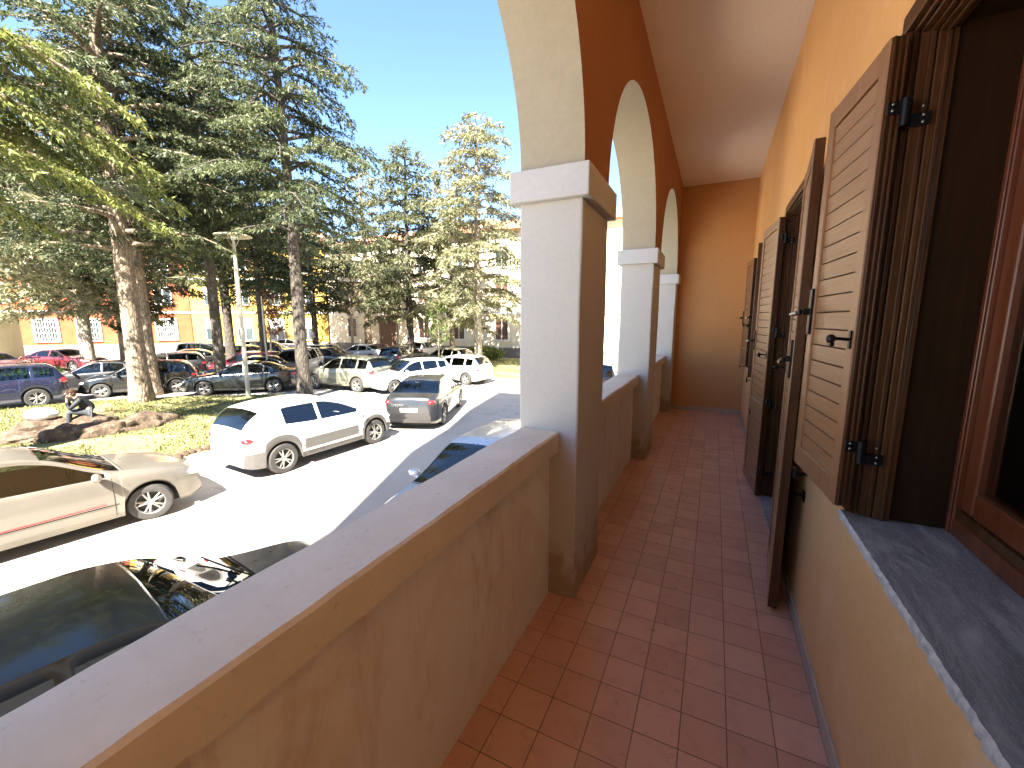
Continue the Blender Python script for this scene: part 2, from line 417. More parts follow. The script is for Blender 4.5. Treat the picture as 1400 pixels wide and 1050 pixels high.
M['roof_tile'] = plain('clay_roof', (0.40, 0.19, 0.11), 0.85, 0.25, 9, 0.6)
M['far_orange'] = plaster('far_orange', (0.27, 0.055, 0.018), (0.33, 0.085, 0.028), (0.36, 0.17, 0.07), 0.4, sscale=0.3)
M['far_ochre'] = plaster('far_ochre', (0.40, 0.25, 0.045), (0.46, 0.30, 0.065), (0.46, 0.33, 0.14), 0.4, sscale=0.3)
M['far_cream'] = plaster('far_cream', (0.74, 0.64, 0.46), (0.82, 0.73, 0.56), (0.62, 0.52, 0.37), 0.4, sscale=0.3)
M['far_plinth'] = plain('far_plinth', (0.20, 0.18, 0.155), 0.85, 0.15, 1)
M['hut'] = plain('hut_render', (0.30, 0.29, 0.20), 0.85, 0.12, 1)
M['skin'] = plain('skin', (0.50, 0.29, 0.20), 0.55, 0.06, 20)
M['hair'] = plain('brown_hair', (0.10, 0.050, 0.028), 0.6, 0.3, 40, 0.5)
M['jacket'] = plain('black_jacket', (0.009, 0.010, 0.014), 0.7, 0.3, 14, 0.4)
M['trousers'] = plain('grey_trousers', (0.035, 0.04, 0.048), 0.85, 0.2, 14, 0.3)
M['shoe'] = plain('white_shoe', (0.70, 0.70, 0.68), 0.6, 0.08, 14)
M['bag'] = plain('white_bag', (0.78, 0.76, 0.78), 0.6, 0.06, 10, 0.4)
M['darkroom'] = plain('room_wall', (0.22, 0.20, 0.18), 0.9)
M['curtain'] = plain('net_curtain', (0.45, 0.45, 0.42), 0.9, 0.1, 14)

# ------------------------------------------------------------------ camera, world, sun
cam = bpy.data.cameras.new('camera'); cam.sensor_width = 36; cam.lens = 568 / 1400 * 36
cam.clip_start = 0.02; cam.clip_end = 2000
co = bpy.data.objects.new('camera', cam); col.objects.link(co)
co.location = (0, 0, CAMH); co.rotation_euler = (R(90 - 8.708), 0, R(25.817)); sc.camera = co

AZ = R(14); EL = R(48)
sdir = Vector((-math.sin(AZ) * math.cos(EL), math.cos(AZ) * math.cos(EL), -math.sin(EL)))
sun = bpy.data.lights.new('sun', 'SUN'); sun.energy = 5.0; sun.angle = R(0.53); sun.color = (1.0, 0.92, 0.80)
so = bpy.data.objects.new('sun', sun); col.objects.link(so); so.rotation_euler = sdir.to_track_quat('-Z', 'Y').to_euler(); so.location = (10, -30, 40)
w = bpy.data.worlds.new('World'); sc.world = w; w.use_nodes = True
sk = w.node_tree.nodes.new('ShaderNodeTexSky'); sk.sky_type = 'NISHITA'; sk.sun_disc = False
sk.sun_elevation = EL; sk.sun_rotation = math.atan2(-sdir.x, -sdir.y); sk.air_density = 1.0; sk.dust_density = 0.0; sk.ozone_density = 4.5
w.node_tree.links.new(sk.outputs[0], w.node_tree.nodes['Background'].inputs[0])
w.node_tree.nodes['Background'].inputs[1].default_value = 0.052
sc.view_settings.view_transform = 'Standard'; sc.view_settings.look = 'None'; sc.view_settings.gamma = 1
sc.view_settings.exposure = 3.22
sc.cycles.max_bounces = 8; sc.cycles.diffuse_bounces = 5; sc.cycles.transparent_max_bounces = 12
sc.cycles.use_denoising = True

# ================================================================== THE LOGGIA
XI, XO = -0.615, -0.952      # inner / outer face of the arcade
WX = 0.475                  # face of the house wall
CZ = 3.72
YE = 7.76
Y0 = -4.6
ZS = 2.29
# floor
mb = MB(); mb.box(-0.90, WX, Y0, YE, -0.12, 0.0)
tag(mb.build('floor', M['tiles']), 'terracotta tiled floor of the covered walkway', 'floor', kind='structure')
# ceiling
mb = MB(); mb.box(XI, WX + 0.3, Y0, YE + 0.3, CZ, CZ + 0.25)
tag(mb.build('loggia_ceiling', M['ceiling']), 'plain pinkish beige plaster ceiling over the walkway', 'ceiling', kind='structure')

arches = [(-2.71, -0.59), (-0.05, 2.075), (2.575, 4.70), (5.235, 7.43)]
pillars = [(-3.25, -2.71), (-0.59, -0.05), (2.06, 2.59), (4.685, 5.25), (7.415, 7.757)]
AB = 0.985
def arch_wall():
    t = empty('arch_wall', (XI, 3, ZS), 0, 'burnt orange arcade wall with round arches above the white pillars', 'wall')
    inner = MB(); sof = MB()
    ztop = CZ + 0.001
    segs = []   # (y, zlow) outline of the lower edge
    pts = [(Y0, ZS + 0.0)]
    N = 40
    for (a, b) in arches:
        c = (a + b) / 2; r = (b - a) / 2
        arc = [(c - r * math.cos(PI * k / N), ZS + AB * math.sin(PI * k / N)) for k in range(N + 1)]
        pts += arc
        for k in range(N):
            (y1, z1), (y2, z2) = arc[k], arc[k + 1]
            sof.add([(XO - XI, y1 - 3, z1 - ZS), (0, y1 - 3, z1 - ZS), (0, y2 - 3, z2 - ZS), (XO - XI, y2 - 3, z2 - ZS)], [(0, 1, 2, 3)])
    pts.append((YE, ZS))
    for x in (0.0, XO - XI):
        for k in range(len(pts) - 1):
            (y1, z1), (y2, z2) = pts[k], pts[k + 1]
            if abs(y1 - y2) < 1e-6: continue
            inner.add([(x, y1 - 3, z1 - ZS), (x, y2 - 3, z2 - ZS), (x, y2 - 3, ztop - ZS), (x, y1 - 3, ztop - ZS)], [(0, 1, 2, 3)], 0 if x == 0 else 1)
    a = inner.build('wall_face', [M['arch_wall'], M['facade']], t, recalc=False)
    b = sof.build('arch_soffit', M['soffit'], t, smooth=True, recalc=False)
arch_wall()

pl = ['cream plaster pillar under an arch, behind the viewer', 'cream plaster pillar beside the viewer at the start of the parapet',
      'nearest and largest white pillar with square capital, stained at its foot', 'middle white pillar between the second and third arches',
      'farthest white pillar, half hidden, against the orange end wall']
for i, (a, b) in enumerate(pillars):
    if i == 0: continue
    c = (a + b) / 2
    t = empty('arcade_pillar', ((XI + XO) / 2, c, 0), 0, pl[i], 'pillar', 'pillars of the arcade')
    hw = (XI - XO) / 2; hd = (b - a) / 2
    mb = MB(); nz = 14
    mb.box(-hw, hw, -hd, hd, GZ, 2.145); wobble(mb.build('shaft', M['pillar'], t, bevel=0.011), 12, 0.006, 2.5)
    mb = MB(); hi = hd + 0.035 if i < 4 else hd
    mb.box(-hw - 0.04, hw + 0.04, -hd - 0.04, hi, 2.14, ZS + 0.002); mb.build('capital', M['capital'], t, bevel=0.007)

par = [(-2.71, -0.592, 'stretch of worn parapet behind the viewer'), (-0.048, 2.058, 'nearest worn beige parapet with broad pale coping, in front of the big pillar'),
       (2.592, 4.683, 'short parapet with pale coping between the nearest and the middle pillar'), (5.252, 7.413, 'farthest parapet, between the middle pillar and the end wall')]
for i, (a, b, lb) in enumerate(par):
    if i == 0: continue
    t = empty('parapet', (-0.83, (a + b) / 2, 0), 0, lb, 'parapet', 'parapets between the pillars')
    n = int((b - a) / 0.022); rng = random.Random(i)
    mb = MB(); mb.box(-0.07, 0.065, a - (a + b) / 2, b - (a + b) / 2, GZ, 0.85)
    mb.build('wall_face', M['parapet'], t)
    # slightly uneven hand-finished coping
    mb = MB(); L = b - a; ys = [a - (a + b) / 2 + L * k / n for k in range(n + 1)]
    def wob(y, s): return 0.0045 * noise.noise(Vector((y * 2.6, s, i * 3.1))) + 0.0025 * noise.noise(Vector((y * 9, s, 7)))
    prof = [(-0.105, 0.846), (0.112, 0.846), (0.114, 0.950), (0.106, 0.960), (-0.098, 0.962), (-0.107, 0.952)]
    for k, y in enumerate(ys):
        chip = max(0.0, noise.noise(Vector((y * 7.0, 1.3, i))) - 0.30) * 0.016; chip2 = max(0.0, noise.noise(Vector((y * 9.0, 4.1, i))) - 0.30) * 0.018
        for j, (x, z) in enumerate(prof):
            dx = -chip if j in (2, 3) else (-chip2 if j == 1 else 0); dz = -chip * 0.8 if j == 2 else (chip2 * 0.8 if j == 1 else 0)
            mb.v.append((x + dx + wob(y, j // 2), y, z + dz + wob(y, 5 + j // 3)))
    m = len(prof)
    for k in range(n):
        for j in range(m): mb.f.append([k * m + j, k * m + (j + 1) % m, (k + 1) * m + (j + 1) % m, (k + 1) * m + j]); mb.m.append(0)
    mb.f.append(list(range(m))); mb.m.append(0); mb.f.append([n * m + j for j in reversed(range(m))]); mb.m.append(0)
    mb.build('coping', M['coping'], t, smooth=True, sharp=30)

# plinth of the building below the loggia, outside
mb = MB(); mb.box(-0.905, -0.76, Y0, -0.592, GZ, 0.85); mb.box(-0.895, 0.47, Y0, YE, GZ, -0.125)
tag(mb.build('loggia_base', M['facade']), 'plastered base under the raised walkway', 'wall')

# openings in the house wall: (y0, y1, z0, z1)
OP = [(0.76, 1.752, 0.885, 2.40), (3.0, 4.12, 0.02, 2.40), (5.78, 6.62, 0.885, 2.40)]
def house_wall():
    t = empty('house_wall', (WX, 3, 0), 0, 'ochre orange house wall pierced by shuttered windows and a door', 'wall')
    mb = MB()
    def q(y0, y1, z0, z1): mb.add([(0, y0 - 3, z0), (0, y1 - 3, z0), (0, y1 - 3, z1), (0, y0 - 3, z1)], [(0, 3, 2, 1)])
    ys = [Y0] + [v for o in OP for v in o[:2]] + [YE]
    for i in range(0, len(ys) - 1):
        a, b = ys[i], ys[i + 1]
        if i % 2 == 0: q(a, b, 0, CZ)
        else:
            o = OP[i // 2]; q(a, b, o[3], CZ)
            if o[2] > 0.1: q(a, b, 0, o[2] - 0.035)
    # reveals
    D = 0.30
    for (a, b, z0, z1) in OP:
        a -= 3; b -= 3
        zb = z0 - 0.035 if z0 > 0.1 else 0.0
        mb.add([(0, a, zb), (D, a, zb), (D, a, z1), (0, a, z1)], [(0, 1, 2, 3)])
        mb.add([(0, b, zb), (D, b, zb), (D, b, z1), (0, b, z1)], [(0, 3, 2, 1)])
        mb.add([(0, a, z1), (D, a, z1), (D, b, z1), (0, b, z1)], [(0, 1, 2, 3)])
        mb.add([(0, a, zb), (D, a, zb), (D, b, zb), (0, b, zb)], [(0, 3, 2, 1)])
    mb.build('wall_face', M['inner_wall'], t, recalc=False)
    sk_ = MB()
    for a, b in ((Y0, 2.99), (4.13, YE - 0.013)): sk_.box(-0.012, 0.0, a - 3, b - 3, 0.0, 0.075)
    sk_.build('skirting', M['skirting'], t, bevel=0.002)
house_wall()
t = empty('end_wall', (0, YE, 0), 0, 'brownish orange wall closing the far end of the walkway', 'wall')
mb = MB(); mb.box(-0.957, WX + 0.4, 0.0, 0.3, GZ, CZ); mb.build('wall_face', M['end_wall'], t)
mb = MB(); mb.box(-0.62, WX - 0.013, -0.012, 0, 0, 0.075); mb.build('skirting', M['skirting'], t)
tag(MB().box(-0.94, WX + 0.3, Y0 - 0.3, Y0, GZ, CZ).build('back_wall', M['end_wall']), 'orange wall closing the walkway behind the viewer', 'wall')

# rooms behind, upper storeys, and an added slab shaped to shade the road
mb = MB()
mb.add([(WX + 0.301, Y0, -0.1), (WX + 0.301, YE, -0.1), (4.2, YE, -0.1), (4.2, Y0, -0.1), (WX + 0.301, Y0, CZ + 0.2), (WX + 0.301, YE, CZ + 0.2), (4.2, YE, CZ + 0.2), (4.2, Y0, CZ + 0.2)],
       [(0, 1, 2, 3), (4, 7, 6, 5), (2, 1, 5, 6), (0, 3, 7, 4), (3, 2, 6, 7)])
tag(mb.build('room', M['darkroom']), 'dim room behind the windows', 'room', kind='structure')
t = empty('upper_storeys', (4, 0, CZ + 0.25), 0, 'upper storeys and eaves of the orange building above the walkway', 'building')
mb = MB(); mb.box(-4.94, 8, -12, YE + 1.5, 0.004, 9.4); mb.box(0.5, 8, -12, YE + 1.5, -CZ - 2, -0.0); mb.box(-4.94, 0.5, -12, Y0 - 0.31, -CZ - 2, 0.0)
mb.build('wall', M['facade'], t)
ze = 13.25 - CZ - 0.25
shade_rim = [(-2.0 - 4, -8.9), (-3.5 - 4, -5.1), (-3.95 - 4, -2.8), (-4.75 - 4, -0.3), (-5.55 - 4, 3.6), (-1.6 - 4, 3.7), (-5.6, YE + 2), (8.6, YE + 2), (8.6, -12.6), (-5.6, -12.6)]  # slab outline worked back from the shadow edge wanted on the road
mb = MB(); n = len(shade_rim)
mb.add([(x, y, ze) for x, y in shade_rim] + [(x, y, ze + 0.2) for x, y in shade_rim], [tuple(range(n)), tuple(range(2 * n - 1, n - 1, -1))] + [(i, (i + 1) % n, n + (i + 1) % n, n + i) for i in range(n)])
mb.build('eaves', M['shade_slab'], t)  # unseen overhang added to cast the shadow on the road

# ------------------------------------------------------------------ shutters
PIT = 0.066
def leaf(parent, width, z0, z1, hinge, ang, mid=None, flip=1, latch=True):
    """shutter leaf. local frame: u runs from the hinge along the leaf, n points at the viewer side.
    hinge = (x,y) of the visible face at the hinge; ang = direction of u (world angle); flip picks the normal side."""
    u = Vector((math.cos(ang), math.sin(ang), 0)); n = Vector((-u.y, u.x, 0)) * flip
    o = Vector((hinge[0], hinge[1], 0))
    Mx = Matrix(((u.x, n.x, 0, o.x), (u.y, n.y, 0, o.y), (0, 0, 1, 0), (0, 0, 0, 1)))
    T = 0.044; SW = 0.058
    st = MB()
    def bx(m, u0, u1, n0, n1, a, b, mi=0): m.box(u0, u1, n0, n1, a, b, mi, Mx)
    bx(st, 0, SW, -T, 0, z0, z1); bx(st, width - SW, width, -T, 0, z0, z1)
    rails = [(z0, z0 + 0.085), (z1 - 0.075, z1)]
    if mid: rails.append((mid, mid + 0.10))
    for a, b in rails: bx(st, SW, width - SW, -T + 0.002, -0.002, a, b)
    # moulded rebates running down the hinge edge and the free edge
    sh = st.build('shutter', M['shutter'], parent, bevel=0.0035)
    ed = MB()
    for (uu, un) in ((-0.004, -0.0005), (width + 0.0005, width + 0.004)):
        bx(ed, uu, un, -T + 0.001, -0.003, z0 + 0.002, z1 - 0.002)
    for dn in (-0.006, -0.021, -0.035):
        bx(ed, -0.011, -0.004, dn - 0.007, dn, z0 + 0.003, z1 - 0.003)
    ed.build('shaded_edge_moulding', M['frame'], sh, bevel=0.0015)  # real moulding, its dark colour also paints the shade on these edges
    bk = MB(); bx(bk, SW - 0.002, width - SW + 0.002, -T + 0.003, -0.030, z0 + 0.05, z1 - 0.05); bk.build('gap_shade_board', M['frame'], sh)  # dark board added to put shade into the gaps between slats
    sl = MB(); rails.sort()
    for k in range(len(rails) - 1):
        a, b = rails[k][1], rails[k + 1][0]
        nn = max(1, round((b - a) / PIT)); p = (b - a) / nn
        for i in range(nn):
            zc = a + p * (i + 0.5)
            # slat leans: top edge towards the viewer
            hgt = p * 0.455; dn0, dn1 = -0.0105, -0.0080; th = 0.010
            P = [(dn0, zc - hgt - 0.004), (dn1, zc + hgt - 0.004), (dn1 - th, zc + hgt - 0.001), (dn0 - th * 0.6, zc - hgt + 0.002)]
            vs = [Mx @ Vector((uu, q[0], q[1])) for uu in (SW, width - SW) for q in P]
            sl.add(vs, [(0, 1, 2, 3), (7, 6, 5, 4), (0, 4, 5, 1), (1, 5, 6, 2), (2, 6, 7, 3), (3, 7, 4, 0)])
    # slat gaps show the added dark backing as painted shade
    sl.build('louvre_slats', M['slat'], sh)
    zm = z0 + (z1 - z0) * 0.46 if not mid else 1.36
    if latch:
        h = MB()
        bx(h, width - 0.048, width - 0.016, 0, 0.010, zm - 0.095, zm + 0.095)
        bx(h, width - 0.040, width - 0.024, 0.010, 0.034, zm - 0.014, zm + 0.014)
        c0 = Mx @ Vector((width - 0.032, 0.038, zm)); c1 = Mx @ Vector((width + 0.05, 0.048, zm - 0.012))
        h.tube([c0, c1], [0.010, 0.008], 10)
        h.build('handle', M['iron'], sh, smooth=True, sharp=40, bevel=0.002)
        bs = MB()
        c0 = Mx @ Vector((width - 0.005, 0.046, zm - 0.004)); c1 = Mx @ Vector((width + 0.048, 0.056, zm - 0.010))
        bs.tube([c0, c1], [0.009, 0.0075], 10); bs.build('lever', M['steel'], sh, smooth=True, sharp=40)
    k = MB(); zk = zm - 0.10
    bx(k, 0.012, 0.028, 0, 0.006, zk - 0.03, zk + 0.03)
    k.tube([Mx @ Vector((0.02, 0, zk)), Mx @ Vector((0.02, 0.05, zk + 0.004))], [0.0055, 0.0055], 8)
    k.ell(Mx @ Vector((0.024, 0.055, zk + 0.002)), (0.014, 0.014, 0.016), 10, 6)
    bx(k, 0.02, 0.05, 0.045, 0.057, zk - 0.022, zk - 0.010)
    k.build('catch', M['iron'], sh, smooth=True, sharp=40)
    return sh, Mx

def hinge_pair(parent, x, y, z, dirx=1):
    """strap hinge lying on faces that look towards -Y; leaf on the smaller x side"""
    h = MB()
    h.box(x - 0.050, x - 0.014, y - 0.010, y - 0.004, z, z + 0.036)
    h.box(x + 0.002, x + 0.054, y - 0.006, y + 0.001, z - 0.040, z - 0.004)
    h.tube([(x - 0.008, y - 0.012, z - 0.038), (x - 0.008, y - 0.012, z + 0.040)], 0.0115, 12)
    h.build('hinge', M['iron'], parent, smooth=True, sharp=40, bevel=0.0015)
    s = MB()
    for dx, dz, dy in ((-0.038, 0.010, -0.011), (-0.038, 0.028, -0.011), (0.036, -0.012, -0.007), (0.036, -0.031, -0.007), (0.036, 0.016, 0.004)):
        s.ell((x + dx, y + dy, z + dz), (0.0038, 0.002, 0.0038), 8, 5)
    s.build('hinge_screw', M['steel'], parent, smooth=True)

def opening(name, cat, label, i, leaf_w, door=False):
    a, b, z0, z1 = OP[i]
    t = empty(name, (WX, (a + b) / 2, z0), 0, label, cat, 'shuttered openings of the house wall')
    ox, oy, oz = WX, (a + b) / 2, z0
    def loc(m): 
        m.v = [(p[0] - ox, p[1] - oy, p[2] - oz) for p in m.v]; return m
    # stepped shutter frame: runs through the reveal with moulded rebates that face the opening
    fr = MB()
    steps = [(WX - 0.022, 0.006), (WX - 0.004, 0.016), (WX + 0.010, 0.024), (WX + 0.030, 0.030), (WX + 0.046, 0.036), (WX + 0.062, 0.042), (WX + 0.076, 0.034), (WX + 0.090, 0.030)]
    zl = z0 + 0.004
    for k in range(len(steps) - 1):
        x0, d = steps[k]; x1 = steps[k + 1][0] - (0.003 if k % 2 else 0.0)
        fr.box(x0, x1, b - d, b + (0.03 if k == 0 else -0.0005), zl, z1 - d)
        fr.box(x0, x1, a - (0.03 if k == 0 else -0.0005), a + d, zl, z1 - d)
        fr.box(x0, x1, a - (0.03 if k == 0 else -0.0005), b + (0.03 if k == 0 else -0.0005), z1 - d + 0.0005, z1 + (0.05 if k == 0 else -0.0005))
    loc(fr).build('shutter_frame', M['frame'], t, bevel=0.002)
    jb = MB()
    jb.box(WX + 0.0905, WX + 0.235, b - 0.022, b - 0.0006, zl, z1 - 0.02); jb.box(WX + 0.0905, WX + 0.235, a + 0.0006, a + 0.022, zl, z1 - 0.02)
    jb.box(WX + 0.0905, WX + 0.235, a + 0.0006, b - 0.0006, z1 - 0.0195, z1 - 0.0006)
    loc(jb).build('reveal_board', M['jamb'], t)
    # window frame and sash at the back of the reveal
    wf = MB(); X0, X1 = WX + 0.2355, WX + 0.285
    F = 0.045
    zf = z0 + (0.0 if door else 0.0)
    wf.box(X0, X1, b - F, b - 0.001, zf, z1 - 0.001); wf.box(X0, X1, a + 0.001, a + F, zf, z1 - 0.001)
    wf.box(X0 + 0.001, X1 - 0.001, a + F, b - F, z1 - F, z1 - 0.001); wf.box(X0 + 0.001, X1 - 0.001, a + F, b - F, zf, zf + 0.055)
    wf.box(X0 - 0.006, X0, b - 0.040, b - 0.023, zf, z1 - 0.03)
    loc(wf).build('frame', M['sash'], t, bevel=0.004)
    mid = (a + b) / 2
    for (s0, s1) in ((a + F + 0.004, mid - 0.002), (mid + 0.002, b - F - 0.004)):
        sa = MB(); S = 0.062; xs0, xs1 = X0 + 0.012, X0 + 0.062
        zA, zB = zf + 0.085, z1 - F - 0.004
        sa.box(xs0, xs1, s0, s0 + S, zA, zB); sa.box(xs0, xs1, s1 - S, s1, zA, zB)
        sa.box(xs0 + 0.001, xs1, s0 + S, s1 - S, zA, zA + S + 0.012); sa.box(xs0 + 0.001, xs1, s0 + S, s1 - S, zB - S, zB)
        if door: sa.box(xs0 + 0.001, xs1, s0 + S, s1 - S, 0.80, 0.90)
        so_ = loc(sa).build('sash', M['sash'], t, bevel=0.006)
        g = MB(); g.box(xs0 + 0.022, xs0 + 0.027, s0 + S - 0.005, s1 - S + 0.005, zA + S, zB - S + 0.005)
        loc(g).build('glass', M['pane'], so_)
    dk = MB(); dk.box(X0 + 0.006, X1 + 0.01, a + F, b - F, zf + 0.0555, zf + 0.084); loc(dk).build('drip_rail', M['frame'], t)
    cu = MB(); nn = 30
    for k in range(nn):
        ya = a + (b - a) * k / nn; yb = a + (b - a) * (k + 1) / nn
        xa = WX + 0.42 + 0.012 * math.sin(k * 1.9); xb = WX + 0.42 + 0.012 * math.sin((k + 1) * 1.9)
        cu.add([(xa, ya, z0), (xb, yb, z0), (xb, yb, z1 + 0.1), (xa, ya, z1 + 0.1)], [(0, 1, 2, 3)])
    loc(cu).build('curtain', M['curtain'], t, smooth=True)
    lz0, lz1 = (0.02, 2.37) if door else (0.915, 2.375)
    T = MB()
    hold = Matrix.Translation((-ox, -oy, -oz))
    # far leaf: hinged on the far jamb, folded back beyond the opening
    for (hy, sgn) in ((b - 0.015, 1), (a + 0.015, -1)):
        if i == 0 and sgn < 0: continue      # the near leaf is out of the picture
        yy = hy - 0.022 * sgn
        an = math.atan2(sgn * math.cos(R(5.5)), -math.sin(R(5.5)))
        sh, Mx = leaf(t, leaf_w, lz0, lz1, (WX - 0.064, yy), an, 0.72 if door else None, 1 if sgn > 0 else -1)
        for o in [sh] : o.location = (-ox, -oy, -oz)
    if not door:
        for z in (1.115, 2.155): hinge_pair_loc(t, WX - 0.004, b - 0.040, z, (ox, oy, oz))
    else:
        for z in (0.25, 0.85, 1.45, 2.20): hinge_pair_loc(t, WX - 0.004, b - 0.040, z, (ox, oy, oz))
    # wall catches that hold the leaves open
    for sgn, hy in ((1, b), (-1, a)):
        if i == 0 and sgn < 0: continue
        k = MB(); yk = hy + sgn * (leaf_w - 0.09); zk = lz0 - 0.035 if not door else 0.66
        k.box(WX - 0.105, WX - 0.001, yk - 0.012, yk + 0.012, zk - 0.008, zk + 0.0)
        k.box(WX - 0.115, WX - 0.103, yk - 0.016, yk + 0.016, zk - 0.028, zk + 0.024)
        k.box(WX - 0.006, WX - 0.0005, yk - 0.022, yk + 0.022, zk - 0.035, zk + 0.02)
        loc(k).build('wall_catch', M['iron'], t, bevel=0.0015)
    # sill
    if not door:
        s = MB(); n = 90; rng = random.Random(5 + i)
        ys = [a + 0.0 - 0.03 + (b - a + 0.045) * k / n for k in range(n + 1)]
        for y in ys:
            j = rng.uniform(-0.0035, 0.0035); j2 = rng.uniform(-0.005, 0.003)
            s.v += [(WX - 0.030 + j * 0.4, y, z0), (WX - 0.034 + j, y, z0 - 0.010 + j * .5), (WX - 0.029 + j2, y, z0 - 0.034)]
        for k in range(n):
            for q in (0, 1): s.f.append([k * 3 + q, k * 3 + q + 1, (k + 1) * 3 + q + 1, (k + 1) * 3 + q]); s.m.append(1)
            y0_, y1_ = ys[k], ys[k + 1]
        # top, bottom and ends
        base = len(s.v)
        s.v += [(WX + 0.30, ys[0], z0), (WX + 0.30, ys[-1], z0), (WX + 0.30, ys[0], z0 - 0.034), (WX + 0.30, ys[-1], z0 - 0.034)]
        s.f.append([base] + [k * 3 for k in range(n + 1)] + [base + 1]); s.m.append(0)
        s.f.append([base + 2] + [k * 3 + 2 for k in range(n + 1)] + [base + 3]); s.m.append(1)
        s.f.append([0, 1, 2, base + 2, base]); s.m.append(1)
        s.f.append([n * 3, n * 3 + 1, n * 3 + 2, base + 3, base + 1]); s.m.append(1)
        loc(s).build('sill', [M['marble'], M['marble_edge']], t)
    else:
        s = MB(); s.box(WX - 0.02, WX + 0.30, a + 0.001, b - 0.001, 0.0, 0.019); loc(s).build('threshold', M['marble'], t, bevel=0.003)
    return t

def hinge_pair_loc(t, x, y, z, o):
    hinge_pair(t, x - o[0], y - o[1], z - o[2])

opening('shuttered_window', 'window', 'nearest window, with grey marble sill, mahogany sash and brown louvred shutters', 0, 0.49)
opening('shuttered_door', 'door', 'brown louvred door shutters reaching down to the tiled floor', 1, 0.60, True)
opening('shuttered_window', 'window', 'farthest shuttered window, close to the end wall', 2, 0.48)

# ================================================================== THE STREET
mb = MB(); S = 600
mb.add([(-S, -S, GZ), (S, -S, GZ), (S, S, GZ), (-S, S, GZ)], [(0, 1, 2, 3)])
tag(mb.build('road', M['road'], recalc=False), 'pale worn asphalt of the street and parking area', 'road', kind='structure')

def slab(name, poly, z0, z1, m_top, m_side, label, cat, kind='structure', sub=None):
    mb = MB(); n = len(poly)
    mb.add([(x, y, z1) for x, y in poly] + [(x, y, z0) for x, y in poly], [tuple(range(n))], 0)
    mb.add([(x, y, z1) for x, y in poly] + [(x, y, z0) for x, y in poly], [(i, n + i, n + (i + 1) % n, (i + 1) % n) for i in range(n)], 1)
    o = mb.build(name, [m_top, m_side]); return tag(o, label, cat, kind=kind)
isl = [(-11.3, -12), (-11.25, 4.6), (-11.05, 6.3), (-11.3, 8.5), (-12.4, 10.4), (-13.8, 11.4), (-15.3, 11.9), (-16.9, 11.7), (-20.6, 9.3), (-22.6, 7.3), (-23.2, 4.5), (-23.8, -2), (-24.2, -12)]
slab('grass_island', isl, GZ, GZ + 0.10, M['grass'], M['kerbstone'], 'sunlit grass island with bare earth patches between the road and the car park', 'grass')
slab('far_lawn', [(-18.5, 21.5), (-14.5, 20.8), (-5.0, 20.3), (4, 20.5), (4, 32), (-18.5, 32)], GZ, GZ + 0.10, M['grass'], M['kerbstone'], 'bright lawn in front of the cream building', 'lawn')
slab('middle_lawn', [(-36, 19.5), (-29.5, 21), (-27, 24.5), (-31, 28.5), (-38, 27)], GZ, GZ + 0.10, M['grass'], M['kerbstone'], 'small lawn with young trees before the yellow house', 'lawn')

def inside(x, y, poly):
    c = False; n = len(poly); j = n - 1
    for i in range(n):
        if (poly[i][1] > y) != (poly[j][1] > y) and x < (poly[j][0] - poly[i][0]) * (y - poly[i][1]) / (poly[j][1] - poly[i][1]) + poly[i][0]: c = not c
        j = i
    return c
def tri_cloud(name, mat, V, parent=None):
    """V: (n,3,3) array of triangles -> one mesh"""
    V = np.asarray(V, dtype=np.float32); n = len(V)
    me = bpy.data.meshes.new(name)
    me.vertices.add(n * 3); me.vertices.foreach_set('co', V.reshape(-1))
    me.loops.add(n * 3); me.loops.foreach_set('vertex_index', np.arange(n * 3, dtype=np.int32))
    me.polygons.add(n); me.polygons.foreach_set('loop_start', np.arange(0, n * 3, 3, dtype=np.int32))
    me.polygons.foreach_set('loop_total', np.full(n, 3, dtype=np.int32))
    me.materials.append(mat); me.update(calc_edges=True); me.validate()
    return mesh_obj(name, me, parent)
def grass_blades(polys, n, seed):
    rng = np.random.default_rng(seed); tr = []
    for poly, cnt, hh in polys:
        xs = [p[0] for p in poly]; ys = [p[1] for p in poly]
        k = 0
        while k < cnt:
            x = rng.uniform(min(xs), max(xs)); y = rng.uniform(max(min(ys), -3), max(ys))
            if not inside(x, y, poly): continue
            if noise.noise(Vector((x * 0.7, y * 0.7, 3))) < -0.12 and rng.random() < 0.85: k += 1; continue
            k += 1; a = rng.uniform(0, 2 * PI); h_ = hh * rng.uniform(0.5, 1.3); w_ = 0.012 + 0.03 * rng.random()
            dx, dy = math.cos(a) * w_, math.sin(a) * w_; lx, ly = rng.normal(0, h_ * 0.4, 2)
            tr.append(((x - dx, y - dy, GZ + 0.095), (x + dx, y + dy, GZ + 0.095), (x + lx, y + ly, GZ + 0.10 + h_)))
    return tr
tag(tri_cloud('grass', M['blade'], grass_blades([(isl, 26000, 0.07), ([(-18.5, 21.5), (-14.5, 20.8), (-5.0, 20.3), (-1, 20.5), (-1, 31.5), (-18.5, 31.5)], 14000, 0.10)], 0, 4)),
    'short grass growing on the island and the lawn', 'grass', kind='stuff')

